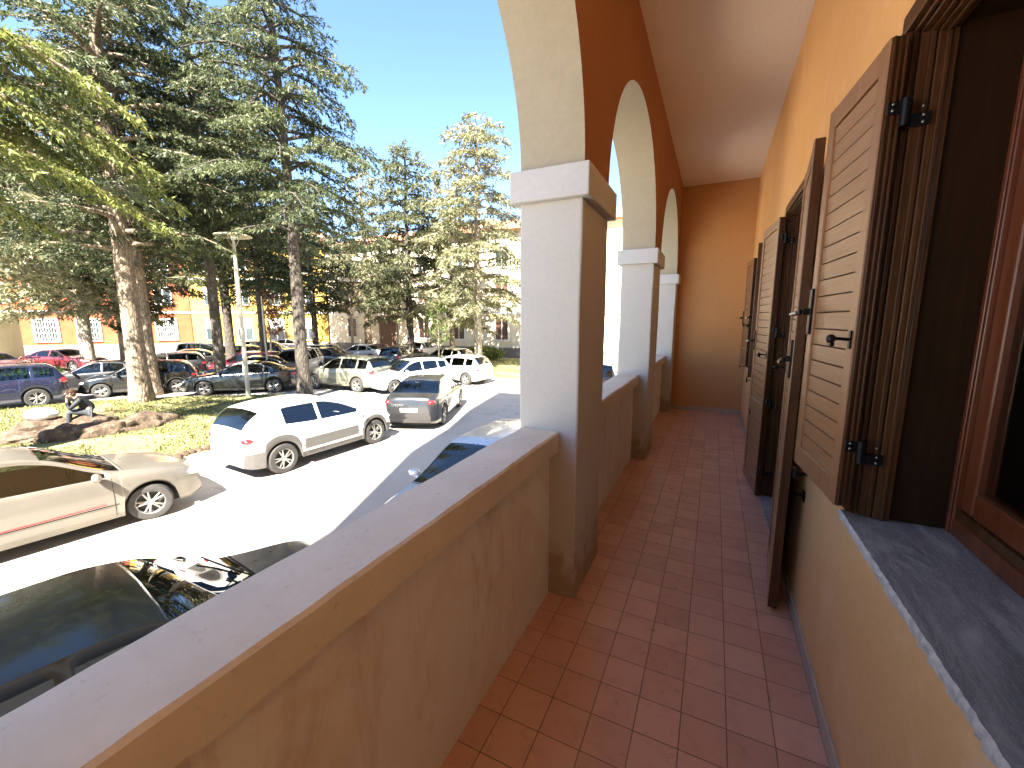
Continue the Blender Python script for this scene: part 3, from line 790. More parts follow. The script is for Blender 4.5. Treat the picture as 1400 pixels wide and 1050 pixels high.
# ------------------------------------------------------------------ cedars
def cedar(name, base, height, tr, label, leafm, barkm, zs=0.25, Rmax=4.5, limbs=70, seed=1, lean=(0, 0), top_pow=0.9, droop=0.22, dens=1.0, group='cedar trees in the square', tuft=0.17, az_bias=None, rise=0.25, extra=None, root_z=GZ, shape=None, cat='tree', nt=5):
    rng = random.Random(seed); nr = np.random.default_rng(seed)
    t = empty(name, (base[0], base[1], root_z), 0, label, cat, group)
    N = 16; P = []; Rr = []
    for k in range(N + 1):
        f = k / N; z = height * f
        wx = 0.10 * tr * 3 * math.sin(f * 5 + seed); wy = 0.10 * tr * 3 * math.cos(f * 4 + seed * 2)
        P.append(Vector((lean[0] * f + wx * f, lean[1] * f + wy * f, z)))
        fl = 1.0 + 0.55 * math.exp(-z / 0.35)
        Rr.append(max(0.015, tr * fl * (1 - f) ** 0.72 + 0.01))
    P.insert(1, P[0].lerp(P[1], 0.35)); Rr.insert(1, tr * (1 + 0.55 * math.exp(-P[1].z / 0.35)))
    P[0].z = -0.15
    mb = MB(); mb.tube(P, Rr, 14, 0, True, 0.06, rng)
    def trunk_at(z):
        f = max(0, min(1, z / height)) * N; k = min(int(f), N - 1); Q = [p for i, p in enumerate(P) if i != 1]
        return Q[k].lerp(Q[k + 1], f - k)
    tris = []
    def tufts(p, d, n, s):
        # a spray of needle clusters round p, d = growing direction
        for _ in range(n):
            q = np.array(p) + nr.normal(0, s * 0.28, 3)
            dd = np.array(d) * 0.7 + nr.normal(0, 0.55, 3) + np.array((0, 0, -0.15)); dd /= (np.linalg.norm(dd) + 1e-6)
            sd = nr.normal(0, 1, 3); sd[2] *= 0.5; sd -= dd * np.dot(sd, dd); sd /= (np.linalg.norm(sd) + 1e-6)
            L = s * nr.uniform(0.7, 1.45); W = s * nr.uniform(0.13, 0.27)
            tris.append((q - sd * W, q + sd * W, q + dd * L))
    az = rng.uniform(0, 6.28)
    specs = []
    for i in range(limbs):
        f = zs + (0.985 - zs) * ((i + rng.random()) / limbs) ** 0.92
        az += 2.39996 + rng.uniform(-0.5, 0.5)
        rel = (f - zs) / (1 - zs)
        prof = (shape(rel) if shape else (1 - rel) ** top_pow * min(1, 0.55 + rel * 2.2))
        L = Rmax * prof * rng.uniform(0.62, 1.12) + 0.25
        specs.append((f * height, az, L, rise * rng.uniform(0.6, 1.4) + 0.25 * rel))
    if extra: specs += extra
    for (z, a, L, up) in specs:
        b0 = trunk_at(z); d = Vector((math.cos(a), math.sin(a), 0)); path = []; rad = []
        K = 7; side = rng.uniform(-0.2, 0.2)
        r0 = min(0.30 * tr, 0.018 + 0.022 * L)
        for k in range(K + 1):
            u = k / K
            sw = d.cross(Vector((0, 0, 1))) * side * L * u * u
            path.append(b0 + d * L * u + sw + Vector((0, 0, up * L * u * (1 - 0.55 * u) - droop * L * u * u * 1.15 + 0.04 * L * noise.noise(Vector((z, a, u * 3))))))
            rad.append(max(0.006, r0 * (1 - u) ** 0.8))
        mb.tube(path, rad, 5, 0, False)
        step = 0.30 / dens; m = int(L / step)
        for j in range(1, m + 1):
            u = j * step / L
            if u < 0.14: continue
            f = u * K; k = min(int(f), K - 1); p = path[k].lerp(path[k + 1], f - k)
            dirn = (path[k + 1] - path[k]).normalized()
            for s_ in (-1, 1):
                if rng.random() < 0.12: continue
                sideD = dirn.cross(Vector((0, 0, 1))).normalized() * s_
                bl = (0.30 + 0.34 * L * (1 - u) ** 0.7 * min(1, u * 3)) * rng.uniform(0.5, 1.15)
                bd = (sideD * rng.uniform(0.7, 1.0) + dirn * rng.uniform(0.5, 0.9) + Vector((0, 0, rng.uniform(-0.30, 0.12)))).normalized()
                nb = max(2, int(bl / (0.135 / dens)))
                e = p + bd * bl + Vector((0, 0, -0.16 * bl))
                mb.tube([p, p.lerp(e, 0.5) + Vector((0, 0, 0.03)), e], [rad[k] * 0.4 + 0.004, 0.006, 0.003], 3, 0, False)
                for q in range(1, nb + 1):
                    v = q / nb; pp = p + bd * bl * v + Vector((0, 0, -0.16 * bl * v * v))
                    tufts((pp.x, pp.y, pp.z), (bd.x, bd.y, bd.z - 0.25), nt, tuft)
        for q in range(5):
            tufts(tuple(path[-1]), tuple(dirn) if m else (d.x, d.y, 0), 2, tuft)
    mb.build('trunk', barkm, t, smooth=True, recalc=False)
    tri_cloud('crown', leafm, np.array(tris), t)
    return t, len(tris)

cg, cd, cb, cp_, cl = M['cedar_green'], M['cedar_dark'], M['cedar_blue'], M['cedar_pale'], M['cedar_olive']
flat = lambda r: (1 - r) ** 0.55
CED = [
 dict(base=(-14.6, 0.6), height=17, tr=0.42, label='near cedar at the left edge, its sunlit branches hanging into view', leafm=cg, barkm=M['bark'], zs=0.55, Rmax=4.2, limbs=34, seed=3, droop=0.34, tuft=0.125, dens=1.3, rise=0.14, nt=10,
      extra=[(7.4, 1.25, 5.8, 0.14), (8.2, 1.05, 6.0, 0.12), (7.9, 1.55, 5.4, 0.14), (9.0, 1.35, 5.8, 0.12), (9.5, 1.0, 5.6, 0.10), (6.8, 1.65, 4.0, 0.10)]),
 dict(base=(-20.4, 8.25), height=22, tr=0.33, label='thickest trunk on the grass, bark sunlit, beside the boulders', leafm=cb, barkm=M['bark'], zs=0.26, Rmax=6.6, limbs=84, seed=5, lean=(0, 0), tuft=0.155, nt=7),
 dict(base=(-22.3, 9.5), height=19, tr=0.22, label='slimmer cedar right behind the thickest trunk', leafm=cd, barkm=M['bark'], zs=0.28, Rmax=5.0, limbs=75, seed=8, lean=(0, 0), tuft=0.22, dens=0.9),
 dict(base=(-37.5, 12.6), height=18, tr=0.36, label='pale trunked cedar left of the thickest trunk, far side of the car park', leafm=cp_, barkm=M['bark_pale'], zs=0.20, Rmax=7.4, limbs=110, seed=12, tuft=0.34, dens=0.65),
 dict(base=(-39.5, 15.4), height=20, tr=0.34, label='cedar close to the orange house, between the pale trunk and the thickest one', leafm=cl, barkm=M['bark'], zs=0.19, Rmax=7.4, limbs=100, seed=14, tuft=0.34, dens=0.65),
 dict(base=(-20.6, 11.4), height=20.5, tr=0.23, label='straight dark cedar just left of the street lamp', leafm=cb, barkm=M['bark_dark'], zs=0.32, Rmax=5.2, limbs=66, seed=21, tuft=0.16, dens=0.95, nt=7),
 dict(base=(-29.3, 17.0), height=20, tr=0.30, label='cedar behind the lamp post beyond the parked cars', leafm=cl, barkm=M['bark_dark'], zs=0.26, Rmax=6.5, limbs=85, seed=23, lean=(0, 0), tuft=0.28, dens=0.75),
 dict(base=(-15.6, 11.9), height=18.6, tr=0.26, label='tall conical cedar standing behind the white hatchback, crown against the sky', leafm=cb, barkm=M['bark_dark'], zs=0.35, Rmax=5.6, limbs=84, seed=31, lean=(-0.1, -0.1), top_pow=0.85, dens=1.05, tuft=0.14, droop=0.32, nt=8),
 dict(base=(-20.9, 25.4), height=16, tr=0.28, label='dark straight cedar in front of the cream building', leafm=cl, barkm=M['bark_dark'], zs=0.20, Rmax=6.0, limbs=62, seed=35, top_pow=0.6, tuft=0.28, dens=0.8),
 dict(base=(-28.8, 29.0), height=17, tr=0.34, label='cedar in front of the doorway wall, hazy in the sun', leafm=cl, barkm=M['bark'], zs=0.24, Rmax=6.0, limbs=55, seed=37, tuft=0.34, dens=0.65),
 dict(base=(-13.7, 23.3), height=15.6, tr=0.25, label='pale sunlit cedar on the bright lawn, beside the big pillar', leafm=cp_, barkm=M['bark_pale'], zs=0.20, Rmax=4.6, limbs=72, seed=41, top_pow=0.5, tuft=0.24, dens=0.9),
 dict(base=(-18.6, 27.6), height=14.0, tr=0.20, label='smaller pale cedar between the dark straight cedar and the sunlit one', leafm=cp_, barkm=M['bark'], zs=0.16, Rmax=5.0, limbs=50, seed=43, top_pow=0.55, tuft=0.28, dens=0.75),
 dict(base=(-31.0, 6.5), height=17, tr=0.32, label='cedar at the back left behind the dark blue car', leafm=cp_, barkm=M['bark'], zs=0.30, Rmax=7.0, limbs=85, seed=47, tuft=0.28, dens=0.7),
 dict(base=(-25.8, 17.0), height=17, tr=0.22, label='cedar over the silver van between lamp post and conical cedar', leafm=cd, barkm=M['bark_dark'], zs=0.27, Rmax=5.6, limbs=80, seed=51, tuft=0.25, dens=0.8),
 dict(base=(-34.0, 27.5), height=16.5, tr=0.28, label='dark cedar before the join of the yellow and cream buildings', leafm=cd, barkm=M['bark_dark'], zs=0.24, Rmax=6.2, limbs=80, seed=57, tuft=0.34, dens=0.65),
]
import time as _t
_t0 = _t.time()
for c in CED: cedar('cedar_tree', **c)
print('cedars', round(_t.time() - _t0, 1))

def small_tree(base, h, label, m, seed, rr=0.9, n=900, tr=0.05, bark='bark_pale', s=0.10):
    rng = random.Random(seed); nr = np.random.default_rng(seed)
    t = empty('young_tree', (base[0], base[1], GZ), 0, label, 'tree', 'young trees in the square')
    mb = MB(); mb.tube([(0, 0, -0.1), (0.04, 0.02, h * 0.5), (0, 0, h * 0.96)], [tr, tr * 0.8, 0.012], 8)
    tr_ = []
    for k in range(22):
        z = h * rng.uniform(0.40, 0.95); a = rng.uniform(0, 6.28); L = rr * rng.uniform(0.4, 1)
        e = Vector((math.cos(a) * L, math.sin(a) * L, z + L * 0.6)); mb.tube([(0.02, 0, z), e * 0.5 + Vector((0, 0, z * 0.5 + 0.05)), e], [0.018, 0.011, 0.005], 4)
        for q in range(n // 22):
            u = rng.uniform(0.25, 1.05); p = np.array((e.x * u, e.y * u, z + (e.z - z) * u)) + nr.normal(0, 0.10, 3)
            d = nr.normal(0, 1, 3); d /= np.linalg.norm(d); e2 = np.cross(d, nr.normal(0, 1, 3)); e2 /= np.linalg.norm(e2)
            tr_.append((p - e2 * s * 0.35, p + e2 * s * 0.35, p + d * s))
    mb.build('trunk', M[bark], t, smooth=True, recalc=False); tri_cloud('crown', m, np.array(tr_), t)
small_tree((-27.5, 18.6), 5.4, 'young tree with reddish leaves near the red car', M['redleaf'], 2, 1.5, 1500, 0.06, s=0.16)
small_tree((-31.5, 24.5), 6.0, 'bare thin tree on the small lawn', M['redleaf'], 6, 1.3, 160)
small_tree((-26.6, 25.0), 5.6, 'young pale trunked tree beside the bright kerb of the middle lawn', M['redleaf'], 9, 1.4, 400, 0.13)
small_tree((-15.9, 22.0), 4.4, 'thin young tree left of the sunlit cedar', M['shrub'], 11, 1.0, 700, 0.05, s=0.13)
small_tree((-36.0, 14.6), 4.6, 'low bluish fir in front of the orange house', M['cedar_blue'], 15, 1.3, 2200, 0.06, s=0.2)

def shrub(base, r, h, label, m, seed, n=1500, s=0.10):
    nr = np.random.default_rng(seed); t = empty('shrub', (base[0], base[1], GZ), 0, label, 'shrub', 'shrubs')
    mb = MB(); tr_ = []
    for k in range(9):
        a = nr.uniform(0, 6.28); e = (math.cos(a) * r[0] * 0.6, math.sin(a) * r[1] * 0.6, h * 0.75); mb.tube([(0, 0, -0.05), e], [0.03, 0.01], 5)
    for k in range(n):
        v = nr.normal(0, 1, 3); v /= np.linalg.norm(v); q = nr.uniform(0.55, 1.0) * (1 + 0.25 * noise.noise(Vector(tuple(v * 2.5))))
        p = np.array((v[0] * r[0] * q, v[1] * r[1] * q, max(0.03, h * 0.5 + v[2] * h * 0.5 * q)))
        d = nr.normal(0, 1, 3) + v; d /= np.linalg.norm(d); e2 = np.cross(d, nr.normal(0, 1, 3)); e2 /= np.linalg.norm(e2)
        tr_.append((p - e2 * s * 0.4, p + e2 * s * 0.4, p + d * s))
    mb.build('stems', M['bark'], t, recalc=False); tri_cloud('leaves', m, np.array(tr_), t)
shrub((-31.5, 8.2), (2.0, 1.2), 1.1, 'bright green shrub behind the dark blue car', M['shrub'], 1, 2600, 0.16)
shrub((-28.0, 7.0), (0.9, 0.8), 1.0, 'small leafy shrub left of the pale trunk', M['shrub'], 2, 900, 0.14)
shrub((-12.6, 30.6), (1.3, 0.8), 1.3, 'ragged shrub under the brown window of the cream building', M['shrub'], 3, 1500, 0.18)
shrub((-10.2, 30.9), (1.3, 0.8), 1.1, 'low shrub right of the ragged one on the lawn edge', M['shrub'], 4, 1300, 0.18)
shrub((-17.0, 29.8), (1.8, 0.9), 1.2, 'rounded hedge shrub at the foot of the cream building', M['cedar_green'], 5, 1800, 0.18)

# ------------------------------------------------------------------ boulders, edging
def boulder(c, r, rz, label, seed, group='boulders on the grass', name='boulder'):
    bm = bmesh.new(); bmesh.ops.create_icosphere(bm, subdivisions=4, radius=1)
    for v in bm.verts:
        p = v.co.copy(); d = 1 + 0.26 * noise.noise(p * 1.6 + Vector((seed, 0, 0))) + 0.14 * noise.noise(p * 4.0 + Vector((0, seed, 0))) + 0.06 * noise.noise(p * 9)
        v.co = Vector((p.x * r[0] * d, p.y * r[1] * d, max(-0.3, p.z) * r[2] * d))
    me = bpy.data.meshes.new(name); bm.to_mesh(me); bm.free(); me.materials.append(M['rock'])
    me.polygons.foreach_set('use_smooth', [True] * len(me.polygons)); me.set_sharp_from_angle(angle=R(32))
    o = mesh_obj(name, me); o.location = (c[0], c[1], GZ + 0.10); o.rotation_euler = (0, 0, rz); return tag(o, label, 'boulder', group)
boulder((-15.5, 6.25), (0.95, 0.42, 0.42), R(97), 'rounded boulder at the right end of the row, near the thickest trunk', 1)
boulder((-15.5, 5.25), (0.75, 0.42, 0.38), R(80), 'craggy boulder in the middle of the row', 2)
boulder((-15.9, 4.55), (0.62, 0.42, 0.36), R(60), 'low pale boulder in the row in front of the seated person', 3)
boulder((-17.0, 5.55), (0.60, 0.45, 0.34), R(80), 'flat boulder the person in the black jacket sits on', 4)
boulder((-17.7, 4.75), (0.72, 0.36, 0.34), R(75), 'dark boulder carrying the white bag', 5)
boulder((-16.5, 4.0), (0.55, 0.4, 0.24), R(20), 'small flat boulder at the left end of the row', 6)
rng = random.Random(4)
t = empty('stone_edging', (-11.25, 5.0, GZ), 0, 'rough stones edging the island between the silver and the white car', 'stone edging')
for k in range(20):
    u = k / 19; bm = bmesh.new(); bmesh.ops.create_icosphere(bm, subdivisions=2, radius=1)
    for v in bm.verts: v.co *= 1 + 0.25 * noise.noise(v.co * 1.7 + Vector((k, 0, 0)))
    for v in bm.verts: v.co = Vector((v.co.x * 0.11, v.co.y * 0.10, v.co.z * 0.10))
    me = bpy.data.meshes.new('stone'); bm.to_mesh(me); bm.free(); me.materials.append(M['rock']); me.polygons.foreach_set('use_smooth', [True] * len(me.polygons))
    o = mesh_obj('stone', me, t); o.location = (rng.uniform(-0.12, 0.2), -1.3 + 3.2 * u, 0.10 + rng.uniform(-0.03, 0.03)); o.rotation_euler = (rng.random(), rng.random(), rng.random() * 6)

# ------------------------------------------------------------------ seated person
def skin_obj(name, pts, edges, rad, mat, parent, sub=2, root=0):
    me = bpy.data.meshes.new(name); me.from_pydata(pts, edges, [])
    o = mesh_obj(name, me, None)
    m = o.modifiers.new('skin', 'SKIN'); m.use_smooth_shade = True
    lay = me.skin_vertices[0].data
    for i, r in enumerate(rad): lay[i].radius = (r, r) if isinstance(r, float) else r; lay[i].use_root = (i == root)
    s = o.modifiers.new('sub', 'SUBSURF'); s.levels = sub; s.render_levels = sub
    dg = bpy.context.evaluated_depsgraph_get(); dg.update()
    nm = bpy.data.meshes.new_from_object(o.evaluated_get(dg)); nm.name = name
    bpy.data.objects.remove(o); nm.materials.clear(); nm.materials.append(mat)
    nm.polygons.foreach_set('use_smooth', [True] * len(nm.polygons))
    return mesh_obj(name, nm, parent)
def person():
    # local: faces +x, origin on the ground; pelvis on the flat boulder (0.38 m)
    t = empty('person', (-17.05, 5.6, GZ + 0.04), R(-112), 'person in a black jacket sitting hunched on a boulder, hands raised to the face', 'person')
    P = []; E = []; Rd = []
    def v(x, y, z, r, par=None):
        P.append((x, y, z)); Rd.append(float(r) if not isinstance(r, tuple) else r)
        if par is not None: E.append((par, len(P) - 1))
        return len(P) - 1
    pel = v(0, 0, 0.52, 0.14); ch0 = v(0.08, 0, 0.70, 0.13, pel); ch = v(0.20, 0, 0.88, 0.145, ch0)
    nk = v(0.28, 0, 0.98, 0.055, ch); hd0 = v(0.335, 0, 1.04, 0.075, nk); hd = v(0.38, 0, 1.12, 0.092, hd0)
    for s in (-1, 1):
        hp = v(0.05, 0.10 * s, 0.50, 0.095, pel); kn = v(0.46, 0.13 * s, 0.56, 0.065, hp); an = v(0.50, 0.12 * s, 0.12, 0.042, kn); ft = v(0.66, 0.13 * s, 0.06, 0.038, an)
        sh = v(0.19, 0.18 * s, 0.90, 0.060, ch); el = v(0.42, 0.21 * s, 0.66, 0.042, sh); wr = v(0.47, 0.09 * s, 0.88, 0.028, el); pm = v(0.455, 0.055 * s, 0.965, (0.034, 0.018), wr)
        for q in range(4): a = v(0.475 - 0.012 * q, (0.062 - 0.022 * (q - 1.5)) * s, 1.01, 0.009, pm); v(0.455 - 0.010 * q, (0.058 - 0.020 * (q - 1.5)) * s, 1.05 + 0.006 * (q % 2), 0.008, a)
        th = v(0.43, 0.035 * s, 0.99, 0.010, pm); v(0.41, 0.030 * s, 1.02, 0.009, th)
    body = skin_obj('body', P, E, Rd, M['skin'], t)
    MB().ell((0.475, 0, 1.105), (0.020, 0.013, 0.020), 8, 6).build('nose', M['skin'], body, smooth=True)
    for s in (-1, 1):
        MB().ell((0.375, 0.092 * s, 1.10), (0.022, 0.010, 0.032), 8, 6).build('ear', M['skin'], body, smooth=True)
        MB().ell((0.462, 0.034 * s, 1.130), (0.010, 0.014, 0.008), 8, 6).build('eye', M['under'], body, smooth=True)
    # hair
    h = MB(); h.ell((0.365, 0, 1.150), (0.108, 0.105, 0.098), 18, 12); h.ell((0.32, 0, 1.09), (0.07, 0.10, 0.10), 14, 10)
    for v_i, p in enumerate(h.v):
        q = Vector(p); d = 1 + 0.10 * noise.noise(q * 22); c = Vector((0.35, 0, 1.13)); h.v[v_i] = tuple(c + (q - c) * d)
    h.build('hair', M['hair'], body, smooth=True)
    # jacket
    P.clear(); E.clear(); Rd.clear()
    pel = v(0.0, 0, 0.50, (0.17, 0.19)); a = v(0.08, 0, 0.70, (0.155, 0.18), pel); c = v(0.19, 0, 0.88, (0.16, 0.18), a); n_ = v(0.27, 0, 0.975, 0.085, c)
    for s in (-1, 1):
        sh = v(0.19, 0.19 * s, 0.90, 0.082, c); el = v(0.42, 0.22 * s, 0.66, 0.062, sh); v(0.465, 0.105 * s, 0.86, 0.043, el)
    skin_obj('jacket', P, E, Rd, M['jacket'], body)
    P.clear(); E.clear(); Rd.clear()
    pel = v(0.0, 0, 0.48, (0.15, 0.17))
    for s in (-1, 1):
        hp = v(0.07, 0.10 * s, 0.50, 0.112, pel); kn = v(0.46, 0.13 * s, 0.565, 0.080, hp); v(0.50, 0.12 * s, 0.15, 0.058, kn)
    skin_obj('trousers', P, E, Rd, M['trousers'], body)
    for s in (-1, 1):
        m = MB(); m.ell((0.60, 0.13 * s, 0.055), (0.15, 0.052, 0.055), 12, 8); m.ell((0.51, 0.125 * s, 0.09), (0.06, 0.05, 0.07), 10, 8)
        m.build('shoe', M['shoe'], body, smooth=True)
person()
bm = bmesh.new(); bmesh.ops.create_icosphere(bm, subdivisions=3, radius=1)
for v_ in bm.verts:
    p = v_.co.copy(); d = 1 + 0.22 * noise.noise(p * 2.2); v_.co = Vector((p.x * 0.36 * d, p.y * 0.26 * d, p.z * 0.19 * d))
me = bpy.data.meshes.new('bag'); bm.to_mesh(me); bm.free(); me.materials.append(M['bag']); me.polygons.foreach_set('use_smooth', [True] * len(me.polygons))
o = mesh_obj('bag', me); o.location = (-17.75, 4.75, GZ + 0.56); o.rotation_euler = (0, 0.1, R(60)); tag(o, 'white cloth bag lying on the dark boulder', 'bag')

# ------------------------------------------------------------------ street lamps
def lamp(base, h, label, disc=True, r=0.085):
    t = empty('street_lamp', (base[0], base[1], GZ), R(20), label, 'street lamp', 'street lamps')
    mb = MB(); mb.tube([(0, 0, 0), (0, 0, 0.4), (0, 0, h * 0.78), (0, 0, h - 0.05)], [r * 1.15, r, r * 0.92, r * 0.6], 14); mb.tube([(0, 0, 0), (0, 0, 0.06)], [r * 2, r * 2], 12)
    mb.build('post', M['lamp_metal'], t, smooth=True, sharp=40)
    if disc:
        d = MB(); R0 = 0.66
        d.lathe([(0.001, h + 0.14), (0.12, h + 0.13), (R0 * 0.6, h + 0.085), (R0, h + 0.02), (R0 * 1.01, h - 0.01), (R0 * 0.97, h - 0.02), (0.25, h + 0.02), (0.001, h + 0.02)], n=36)
        d.build('shade', M['lamp_disc'], t, smooth=True, sharp=40)
        b = MB(); b.lathe([(0.001, h - 0.16), (0.09, h - 0.15), (0.13, h - 0.05), (0.12, h + 0.015)], n=20); b.build('lamp_head', M['clearlamp'], t, smooth=True)
        k = MB()
        for s in (-1, 1): k.tube([(0, 0, h - 0.5), (0.18 * s, 0, h - 0.25), (0.32 * s, 0, h + 0.02)], 0.014, 6)
        k.build('bracket', M['lamp_metal'], t, smooth=True)
lamp((-17.7, 10.8), 6.65, 'pale lamp post with a flat round shade standing on the grass')
lamp((-21.4, 14.2), 4.6, 'thin pale post behind the black sedan', False, 0.045)

# ================================================================== CARS
def interp(pts, x):
    if x <= pts[0][0]: return pts[0][1]
    for (a, b), (c, d) in zip(pts, pts[1:]):
        if x <= c: 
            u = (x - a) / (c - a); return b + (d - b) * u
    return pts[-1][1]
def smooth_interp(pts, x):
    # Catmull-Rom style on non-uniform knots (finite-difference tangents, limited)
    if x <= pts[0][0]: return pts[0][1]
    if x >= pts[-1][0]: return pts[-1][1]
    n = len(pts); k = 0
    while x > pts[k + 1][0]: k += 1
    x0, y0 = pts[k]; x1, y1 = pts[k + 1]; h_ = x1 - x0; s = (y1 - y0) / h_
    def tan(i):
        if i == 0 or i == n - 1: return (pts[1][1] - pts[0][1]) / (pts[1][0] - pts[0][0]) if i == 0 else (pts[-1][1] - pts[-2][1]) / (pts[-1][0] - pts[-2][0])
        a = (pts[i][1] - pts[i - 1][1]) / (pts[i][0] - pts[i - 1][0]); b = (pts[i + 1][1] - pts[i][1]) / (pts[i + 1][0] - pts[i][0])
        return 0 if a * b <= 0 else 2 * a * b / (a + b)
    m0, m1 = tan(k), tan(k + 1); u = (x - x0) / h_
    return y0 * (2 * u**3 - 3 * u**2 + 1) + m0 * h_ * (u**3 - 2 * u**2 + u) + y1 * (-2 * u**3 + 3 * u**2) + m1 * h_ * (u**3 - u**2)

BODY = {}
BODY['hatch'] = dict(L=4.0, W=0.86, axles=(-1.27, 1.27), wr=0.31, sill=0.22,
    top=[(-2.0, 0.60), (-1.985, 0.93), (-1.93, 1.06), (-1.72, 1.34), (-1.50, 1.44), (-0.8, 1.48), (-0.1, 1.475), (0.25, 1.41), (0.95, 1.02), (1.15, 0.965), (1.7, 0.86), (1.93, 0.70), (2.0, 0.52)],
    belt=[(-2.0, 0.58), (-1.97, 0.90), (-1.6, 1.0), (-0.5, 0.96), (0.9, 0.90), (1.3, 0.87), (1.75, 0.76), (2.0, 0.50)],
    win=[(-1.62, -1.18), (-1.10, -0.30), (-0.22, 0.80)], ws=(0.22, 1.0), rw=(-1.93, -1.58), lamps=(0.66, 0.80))
BODY['compact'] = dict(L=4.0, W=0.87, axles=(-1.27, 1.27), wr=0.33, sill=0.24,
    top=[(-2.0, 0.62), (-1.985, 0.98), (-1.94, 1.10), (-1.78, 1.31), (-1.52, 1.44), (-0.9, 1.51), (-0.2, 1.50), (0.28, 1.39), (0.98, 1.07), (1.18, 1.02), (1.72, 0.93), (1.94, 0.78), (2.0, 0.58)],
    belt=[(-2.0, 0.60), (-1.97, 0.96), (-1.6, 1.07), (-0.5, 1.0), (0.9, 0.96), (1.3, 0.94), (1.75, 0.84), (2.0, 0.56)],
    win=[(-1.14, -0.36), (-0.28, 0.84)], ws=(0.24, 1.02), rw=(-1.94, -1.60), lamps=(0.66, 0.84))
BODY['coupe'] = dict(L=4.02, W=0.83, axles=(-1.22, 1.25), wr=0.30, sill=0.20,
    top=[(-2.0, 0.58), (-1.985, 0.88), (-1.92, 0.98), (-1.55, 1.28), (-1.25, 1.38), (-0.6, 1.42), (-0.15, 1.40), (0.15, 1.33), (0.88, 0.96), (1.1, 0.92), (1.7, 0.79), (1.93, 0.70), (2.01, 0.56)],
    belt=[(-2.0, 0.56), (-1.97, 0.86), (-1.6, 0.95), (-0.5, 0.91), (0.8, 0.86), (1.3, 0.82), (1.75, 0.72), (2.01, 0.54)],
    win=[(-1.45, -0.72), (-0.64, 0.74)], ws=(0.12, 0.92), rw=(-1.9, -1.35), lamps=(0.62, 0.74))
BODY['sedan'] = dict(L=4.6, W=0.89, axles=(-1.38, 1.38), wr=0.325, sill=0.20,
    top=[(-2.3, 0.60), (-2.28, 0.93), (-2.22, 1.02), (-1.75, 1.06), (-1.65, 1.08), (-0.95, 1.36), (-0.5, 1.43), (0.0, 1.43), (0.25, 1.38), (1.0, 1.0), (1.2, 0.96), (1.95, 0.82), (2.2, 0.68), (2.3, 0.52)],
    belt=[(-2.3, 0.58), (-2.25, 0.92), (-1.8, 0.99), (-0.5, 0.95), (0.9, 0.90), (1.4, 0.86), (2.0, 0.74), (2.3, 0.50)],
    win=[(-1.36, -1.02), (-0.94, -0.22), (-0.14, 0.84)], ws=(0.22, 1.04), rw=(-1.68, -0.92), lamps=(0.66, 0.86))
BODY['suv'] = dict(L=4.4, W=0.92, axles=(-1.32, 1.34), wr=0.35, sill=0.28,
    top=[(-2.2, 0.66), (-2.185, 1.05), (-2.12, 1.18), (-1.92, 1.50), (-1.70, 1.60), (-0.9, 1.64), (-0.1, 1.63), (0.2, 1.57), (0.90, 1.16), (1.1, 1.11), (1.85, 0.99), (2.12, 0.82), (2.2, 0.58)],
    belt=[(-2.2, 0.64), (-2.17, 1.03), (-1.8, 1.11), (-0.5, 1.08), (0.9, 1.02), (1.4, 1.0), (1.95, 0.88), (2.2, 0.56)],
    win=[(-1.86, -1.34), (-1.24, -0.34), (-0.26, 0.80)], ws=(0.16, 0.94), rw=(-2.12, -1.8), lamps=(0.78, 0.95))
BODY['mpv'] = dict(L=4.2, W=0.88, axles=(-1.28, 1.32), wr=0.32, sill=0.22,
    top=[(-2.1, 0.62), (-2.09, 1.05), (-2.04, 1.18), (-1.86, 1.54), (-1.66, 1.64), (-0.8, 1.68), (0.0, 1.65), (0.4, 1.54), (1.25, 1.06), (1.4, 1.01), (1.85, 0.88), (2.05, 0.72), (2.1, 0.54)],
    belt=[(-2.1, 0.60), (-2.07, 1.02), (-1.7, 1.06), (-0.5, 1.02), (1.1, 0.94), (1.5, 0.90), (1.9, 0.76), (2.1, 0.52)],
    win=[(-1.80, -1.22), (-1.12, -0.28), (-0.20, 1.05)], ws=(0.38, 1.28), rw=(-2.04, -1.72), lamps=(0.70, 0.86))

WHEEL = {}
def wheel_meshes(r):
    if r in WHEEL: return WHEEL[r]
    w_ = 0.10
    ty = MB(); ty.lathe([(r * 0.66, -w_), (r * 0.80, -w_ * 1.06), (r * 0.94, -w_ * 0.98), (r * 0.995, -w_ * 0.72), (r, 0), (r * 0.995, w_ * 0.72), (r * 0.94, w_ * 0.98), (r * 0.80, w_ * 1.06), (r * 0.66, w_)], 'Y', n=30)
    rim = MB(); rr = r * 0.70
    rim.lathe([(rr, w_ * 0.92), (rr * 0.93, w_ * 0.98), (rr * 0.86, w_ * 0.80), (rr * 0.84, -w_ * 0.9)], 'Y', n=30, mi=0)
    rim.lathe([(rr * 0.9, w_ * 0.1), (0.001, w_ * 0.1)], 'Y', n=24, mi=1)
    rim.lathe([(rr * 0.24, w_ * 0.2), (rr * 0.24, w_ * 0.86), (rr * 0.18, w_ * 0.94), (0.001, w_ * 0.94)], 'Y', n=16, mi=0)
    for k in range(5):
        for dd in (-0.13, 0.13):
            a = 2 * PI * k / 5 + dd; a2 = 2 * PI * k / 5 + dd * 1.5
            p0 = Vector((math.cos(a) * rr * 0.2, w_ * 0.78, math.sin(a) * rr * 0.2)); p1 = Vector((math.cos(a2) * rr * 0.9, w_ * 0.80, math.sin(a2) * rr * 0.9))
            rim.tube([p0, p1], [rr * 0.085, rr * 0.06], 6, 0)
    WHEEL[r] = (ty.mesh('wheel', M['rubber'], True, 40), rim.mesh('rim', [M['rim'], M['rimdark']], True, 35))
    return WHEEL[r]

